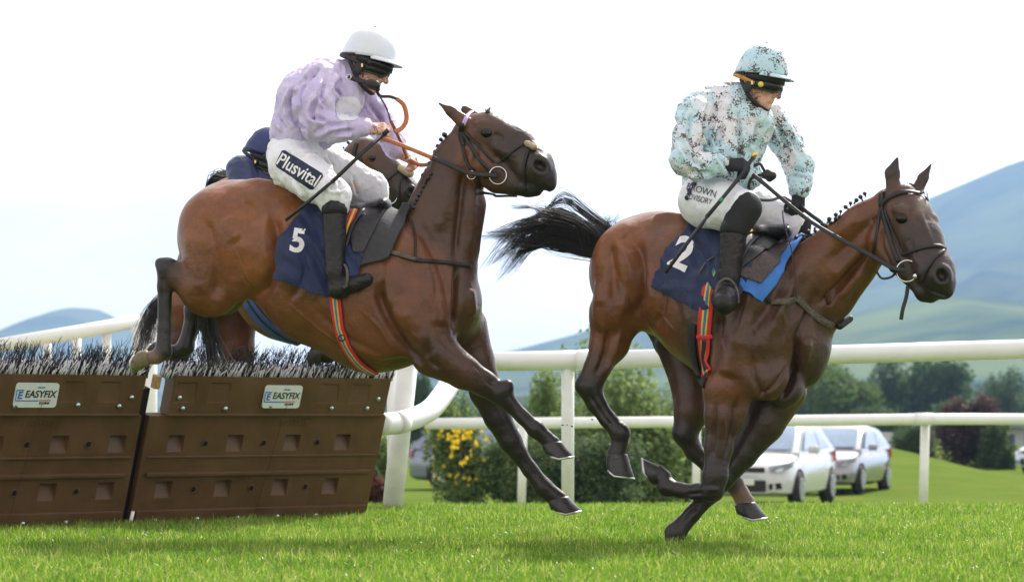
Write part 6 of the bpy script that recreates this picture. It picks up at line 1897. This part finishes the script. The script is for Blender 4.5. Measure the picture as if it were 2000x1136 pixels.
# ---------------------------------------------------------------- cars
def paint(name, col, metal=.3):
    m = simple(name, col, .22, metal=metal, var=.03, nscale=3, coat=.6); return m
M['white_car'] = paint('white_car_paint', (.56, .57, .59), 0); M['silver_car'] = paint('silver_car_paint', (.27, .27, .29), .5); M['grey_car'] = paint('grey_blue_car_paint', (.22, .25, .33), .4); M['pale_car'] = paint('pale_blue_car_paint', (.60, .66, .76), .2)
M['glass'] = simple('car_glass_sky_reflection', (.46, .58, .70), .05, metal=.65, var=.08, nscale=2, spec=1.0, coat=1.0)  # pale blue base colour carries part of the sky's reflection
M['tyre'] = simple('tyre_rubber', (.018, .018, .019), .8); M['alloy'] = simple('alloy_wheel', (.45, .46, .48), .3, metal=.8); M['black_trim'] = simple('black_trim', (.015, .015, .016), .5)
M['lamp'] = simple('headlamp_glass', (.34, .37, .41), .08, var=.35, nscale=30, spec=.9, coat=1.0); M['tail'] = simple('tail_lamp_red', (.45, .02, .02), .15, coat=1.0); M['plate'] = simple('number_plate', (.78, .78, .74), .5); M['chrome'] = simple('chrome_badge', (.75, .76, .78), .12, metal=1.0)

# side stations: x (front +), half width, floor z, top-of-body z
BODY = [(-2.14, .62, .42, .70), (-2.10, .74, .30, .92), (-1.95, .82, .24, 1.00), (-1.3, .89, .20, 1.00), (-.4, .90, .18, .97), (.5, .90, .18, .95), (1.0, .89, .18, .95), (1.45, .87, .19, .88), (1.85, .82, .20, .78), (2.06, .74, .22, .68), (2.16, .60, .26, .56)]
def car_body_mesh():
    V = []; Fs = []; prof = 9
    for (x, w, zb, zt) in BODY:
        h = zt - zb
        half = [(w * .80, zb), (w * .96, zb + h * .10), (w, zb + h * .34), (w * 1.0, zb + h * .58), (w * .975, zb + h * .80), (w * .92, zb + h * .94), (w * .78, zt), (w * .4, zt + .022), (0, zt + .03)]
        ring_ = [(x, y, z) for y, z in half] + [(x, -y, z) for y, z in half[-2::-1]]
        V += ring_
    m = prof * 2 - 1
    for i in range(len(BODY) - 1):
        for k in range(m - 1):
            a = i * m + k; Fs.append((a, a + m, a + m + 1, a + 1))
        Fs.append((i * m, i * m + m - 1, (i + 1) * m + m - 1, (i + 1) * m))
    Fs.append(tuple(range(m))); Fs.append(tuple((len(BODY) - 1) * m + k for k in range(m))[::-1])
    # cabin
    c0 = len(V)
    CAB = [(-2.06, .80, .70, 1.00, 1.02), (-1.75, .82, .64, .98, 1.30), (-1.35, .83, .62, .97, 1.43), (-.5, .84, .63, .95, 1.475), (.15, .84, .64, .94, 1.45), (.38, .84, .66, .94, 1.38), (1.12, .82, .78, .93, .955)]
    for (x, wb, wt, z0, z1) in CAB:
        V += [(x, wb, z0 - .04), (x, wb * .985, z0 + .02), (x, wt + (wb - wt) * .12, z1 - (z1 - z0) * .10), (x, wt * .90, z1 - .005), (x, wt * .5, z1 + .018), (x, 0, z1 + .024), (x, -wt * .5, z1 + .018), (x, -wt * .90, z1 - .005), (x, -(wt + (wb - wt) * .12), z1 - (z1 - z0) * .10), (x, -wb * .985, z0 + .02), (x, -wb, z0 - .04)]
    for i in range(len(CAB) - 1):
        for k in range(10):
            a = c0 + i * 11 + k; Fs.append((a, a + 11, a + 12, a + 1))
    Fs.append(tuple(c0 + k for k in range(11))); Fs.append(tuple(c0 + (len(CAB) - 1) * 11 + k for k in range(11))[::-1])
    me = mesh_np('car_body', V, Fs)
    b = bmesh.new(); b.from_mesh(me); bmesh.ops.recalc_face_normals(b, faces=b.faces); b.to_mesh(me); b.free()
    # wheel arches cut out
    o = bpy.data.objects.new('tmp_body', me); COL.objects.link(o); cut = []
    for x in (1.32, -1.32):
        bm = bmesh.new(); bmesh.ops.create_cone(bm, segments=28, radius1=.365, radius2=.365, depth=2.4, cap_ends=True)
        bmesh.ops.transform(bm, matrix=Matrix.Translation((x, 0, .31)) @ Matrix.Rotation(math.pi / 2, 4, 'X'), verts=bm.verts)
        co = bpy.data.objects.new('tmp_cut', bm_to_mesh('tmp_cut', bm)); COL.objects.link(co); cut.append(co)
        md = o.modifiers.new('cut', 'BOOLEAN'); md.object = co; md.operation = 'DIFFERENCE'; md.solver = 'EXACT'
    me2_ = bpy.data.meshes.new_from_object(o.evaluated_get(bpy.context.evaluated_depsgraph_get()))
    me2_.polygons.foreach_set('use_smooth', np.ones(len(me2_.polygons), dtype=bool))
    for q in cut + [o]: bpy.data.objects.remove(q)
    try: me2_.set_sharp_from_angle(angle=math.radians(38))
    except Exception: pass
    return me2_
CAR_ME = car_body_mesh()
def quad_mesh(name, pts, t=.006):
    b = bmesh.new(); vs = [b.verts.new(p) for p in pts]; b.faces.new(vs); bmesh.ops.solidify(b, geom=b.faces[:], thickness=t); bmesh.ops.recalc_face_normals(b, faces=b.faces); return bm_to_mesh(name, b)
WHEEL = None
def car(px, d, yaw, paint_key, label, z=None, scale=1.0):
    x = (px - CXP) * d / FPX
    e = empty('parked_car', (0, 0, 0)); tag(e, label, 'car', 'cars parked beyond the track')
    def add(nm, me, mat, par=e):
        me.materials.clear(); me.materials.append(M[mat]); return new_obj(nm, me, None, par)
    add('body', CAR_ME.copy(), paint_key)
    ws = add('windscreen', quad_mesh('windscreen', [(.44, .60, 1.375), (.44, -.60, 1.375), (.78, -.665, 1.185), (1.12, -.70, .985), (1.12, .70, .985), (.78, .665, 1.185)], .012), 'glass'); ws.location = (.012, 0, .024)
    rw = add('rear_window', quad_mesh('rear_window', [(-1.72, .56, 1.33), (-1.72, -.56, 1.33), (-2.03, -.66, 1.06), (-2.03, .66, 1.06)], .012), 'glass'); rw.location = (-.02, 0, .022)
    for s in (1, -1):
        for q in ([(.30, .745, 1.33), (-.44, .715, 1.385), (-.44, .838, 1.0), (.86, .832, .995)], [(-.52, .712, 1.388), (-1.28, .705, 1.35), (-1.62, .80, 1.02), (-.52, .838, 1.0)]):
            add('side_window', quad_mesh('side_window', [(a, s * (b_ + .012), c_) for a, b_, c_ in q], .01), 'glass')
        hl = add('headlight', quad_mesh('headlight', [(2.085, s * .48, .70), (1.93, s * .72, .755), (1.70, s * .845, .80), (1.80, s * .845, .70), (2.05, s * .735, .60), (2.13, s * .52, .61)], .02), 'lamp'); hl.location = (.022, s * .012, .012)
        add('fog_lamp', quad_mesh('fog_lamp', [(2.165, s * .50, .42), (2.09, s * .70, .44), (2.07, s * .72, .34), (2.155, s * .52, .32)], .02), 'black_trim').location = (.025, s * .01, 0)
        add('tail_light', quad_mesh('tail_light', [(-2.115, s * .60, .95), (-2.0, s * .80, .97), (-2.02, s * .815, .76), (-2.14, s * .66, .74)], .02), 'tail').location = (-.022, s * .012, 0)
        bm = bmesh.new(); bx(bm, (.78, s * 1.0, 1.0), (.12, .20, .13), bevel=.04); add('mirror', bm_to_mesh('mirror', bm, True), paint_key)
        bm = bmesh.new(); bx(bm, (.0, s * .905, .90), (.16, .02, .025), bevel=.006); bx(bm, (-.95, s * .90, .91), (.16, .02, .025), bevel=.006); add('door_handle', bm_to_mesh('door_handle', bm), paint_key)
        for wx in (1.32, -1.32):
            bm = bmesh.new(); bmesh.ops.create_cone(bm, segments=28, radius1=.315, radius2=.315, depth=.20, cap_ends=True)
            bmesh.ops.bevel(bm, geom=[q for q in bm.edges if len(q.link_faces) == 2 and abs(q.calc_face_angle(0)) > .8], offset=.03, segments=2, affect='EDGES')
            bmesh.ops.transform(bm, matrix=Matrix.Translation((wx, s * .80, .315)) @ Matrix.Rotation(math.pi / 2, 4, 'X'), verts=bm.verts)
            wh = add('wheel', bm_to_mesh('wheel', bm, True), 'tyre')
            bm = bmesh.new(); bmesh.ops.create_cone(bm, segments=24, radius1=.205, radius2=.205, depth=.03, cap_ends=True)
            bmesh.ops.transform(bm, matrix=Matrix.Translation((wx, s * .905, .315)) @ Matrix.Rotation(math.pi / 2, 4, 'X'), verts=bm.verts)
            for k in range(5):
                a = k * 1.2566; bx(bm, (wx + .1 * math.cos(a), s * .922, .315 + .1 * math.sin(a)), (.20, .012, .045), rot=Matrix.Rotation(-a, 4, 'Y'))
            add('rim', bm_to_mesh('rim', bm), 'alloy', wh)
    bm = bmesh.new(); bx(bm, (2.125, 0, .665), (.05, .86, .085), bevel=.015); gl = add('grille', bm_to_mesh('grille', bm), 'black_trim')
    bm = bmesh.new(); bx(bm, (2.165, 0, .385), (.05, .92, .20), bevel=.03); add('lower_grille', bm_to_mesh('lower_grille', bm), 'black_trim')
    bm = bmesh.new(); bx(bm, (2.195, 0, .455), (.014, .52, .11), bevel=.004); add('number_plate', bm_to_mesh('number_plate', bm), 'plate')
    bm = bmesh.new(); bmesh.ops.create_uvsphere(bm, u_segments=16, v_segments=8, radius=.5); bmesh.ops.transform(bm, matrix=Matrix.Translation((2.155, 0, .672)) @ Matrix.Diagonal((.03, .17, .07, 1)), verts=bm.verts); add('badge', bm_to_mesh('badge', bm, True), 'chrome', gl)
    e.location = (x, d - CAMD, float(ground_z(x, d)) if z is None else z); e.rotation_euler = (0, 0, yaw); e.scale = (scale,) * 3
    return e
def yaw_to(fx, fy): return math.atan2(fy, fx)
car(1500, 54.6, yaw_to(-.31, -.95), 'white_car', 'white hatchback facing the track beside the silver car', scale=1.07)
car(1632, 62.6, yaw_to(-.33, -.94), 'silver_car', 'silver car parked just behind the white hatchback')
car(985, 66, yaw_to(.98, -.15), 'grey_car', 'grey blue car half hidden by the yellow flower bush')
car(2108, 84, yaw_to(-.75, -.65), 'pale_car', 'pale car cut by the picture\'s right edge')

# ---------------------------------------------------------------- far building, wall
M['render'] = simple('pale_render', (.52, .53, .56), .8, var=.1); M['slate'] = simple('grey_roof', (.20, .21, .24), .7, var=.15); M['dark_glass'] = simple('dark_window_glass', (.03, .04, .05), .1)
def far_box(px0, px1, y0, y1, d, depth=4.0):
    a = P(px0, y0, d); c = P(px1, y1, d); return a, c
bl = empty('building', P(2000, 880, 170)); tag(bl, 'low pale building with dark windows behind the pale car', 'building')
a, c = far_box(1945, 2160, 836, 900, 170)
bm = bmesh.new(); bx(bm, ((a[0] + c[0]) / 2, a[1] + 3, (a[2] + c[2]) / 2 - .3), (c[0] - a[0], 6, a[2] - c[2] + .6)); new_obj('wall', bm_to_mesh('wall', bm), M['render'], bl)
bm = bmesh.new(); bx(bm, ((a[0] + c[0]) / 2, a[1] + 2.6, a[2] + .22), (c[0] - a[0] + .6, 7.4, .32)); new_obj('roof', bm_to_mesh('roof', bm), M['slate'], bl)
for i in range(5):
    bm = bmesh.new(); xx = a[0] + .8 + i * 1.25; bx(bm, (xx, a[1] - .01, (a[2] + c[2]) / 2 + .1), (.62, .08, 1.1)); wn_ = new_obj('window', bm_to_mesh('window', bm), M['dark_glass'], bl)
    bm = bmesh.new(); bx(bm, (xx, a[1] - .05, (a[2] + c[2]) / 2 - .5), (.8, .12, .08)); new_obj('sill', bm_to_mesh('sill', bm), M['render'], wn_)
gw = empty('garden_wall', P(1735, 880, 120)); tag(gw, 'short pale grey wall beside the rounded green bush', 'wall')
bm = bmesh.new(); A_, C_ = P(1722, 850, 120), P(1746, 884, 120); bx(bm, ((A_[0] + C_[0]) / 2, A_[1], (A_[2] + C_[2]) / 2 - .2), (C_[0] - A_[0], .3, A_[2] - C_[2] + .5), bevel=.01); new_obj('panel', bm_to_mesh('panel', bm), M['render'], gw)
bm = bmesh.new(); bx(bm, ((A_[0] + C_[0]) / 2, A_[1], A_[2] + .09), (C_[0] - A_[0] + .1, .4, .08), bevel=.01); new_obj('coping', bm_to_mesh('coping', bm), M['render'], gw)

# ---------------------------------------------------------------- flying turf crumbs near the hooves
crumb = bmesh.new(); bmesh.ops.create_icosphere(crumb, subdivisions=1, radius=1.0)
for v in crumb.verts: v.co *= random.uniform(.6, 1.2)
CR = bm_to_mesh('turf_crumb', crumb); CR.materials.append(simple('flung_turf', (.11, .14, .03), .9, var=.4))
V = []; 
o = None
Vs = []; Fs_ = []
rs = np.random.default_rng(8)
base = np.array([v.co[:] for v in CR.vertices]); fc = [tuple(p.vertices) for p in CR.polygons]
for i in range(70):
    px, py = (rs.normal(1165, 38), rs.normal(880, 38)) if i < 46 else (rs.normal(1066, 8), rs.normal(905, 6))
    c0 = P(px, py, 15 + rs.normal() * .15); k = rs.uniform(.0015, .0055)
    st_ = np.array([rs.uniform(.6, 2.6), 1, rs.uniform(.6, 1.4)]); n0 = len(Vs)
    Vs += [tuple(c0 + b_ * k * st_) for b_ in base]; Fs_ += [tuple(n0 + q for q in f) for f in fc]
tag(new_obj('flung_turf', mesh_np('flung_turf', Vs, Fs_), CR.materials[0]), 'tiny scraps of turf flung up between the two horses', 'turf', kind='stuff')

# ---------------------------------------------------------------- haze
bm = bmesh.new(); bx(bm, (0, 3600, 260), (9000, 7400, 530))
hz = new_obj('haze', bm_to_mesh('haze', bm)); tag(hz, 'thin blue summer haze in the air', 'haze', kind='stuff')
m = bpy.data.materials.new('thin_haze'); m.use_nodes = True; nt = m.node_tree; nt.nodes.clear()
out = nt.nodes.new('ShaderNodeOutputMaterial'); pv = nt.nodes.new('ShaderNodeVolumePrincipled')
pv.inputs['Color'].default_value = (.40, .64, 1.0, 1); pv.inputs['Density'].default_value = 1.9e-4; pv.inputs['Anisotropy'].default_value = .45
nt.links.new(pv.outputs[0], out.inputs['Volume']); hz.data.materials.append(m)
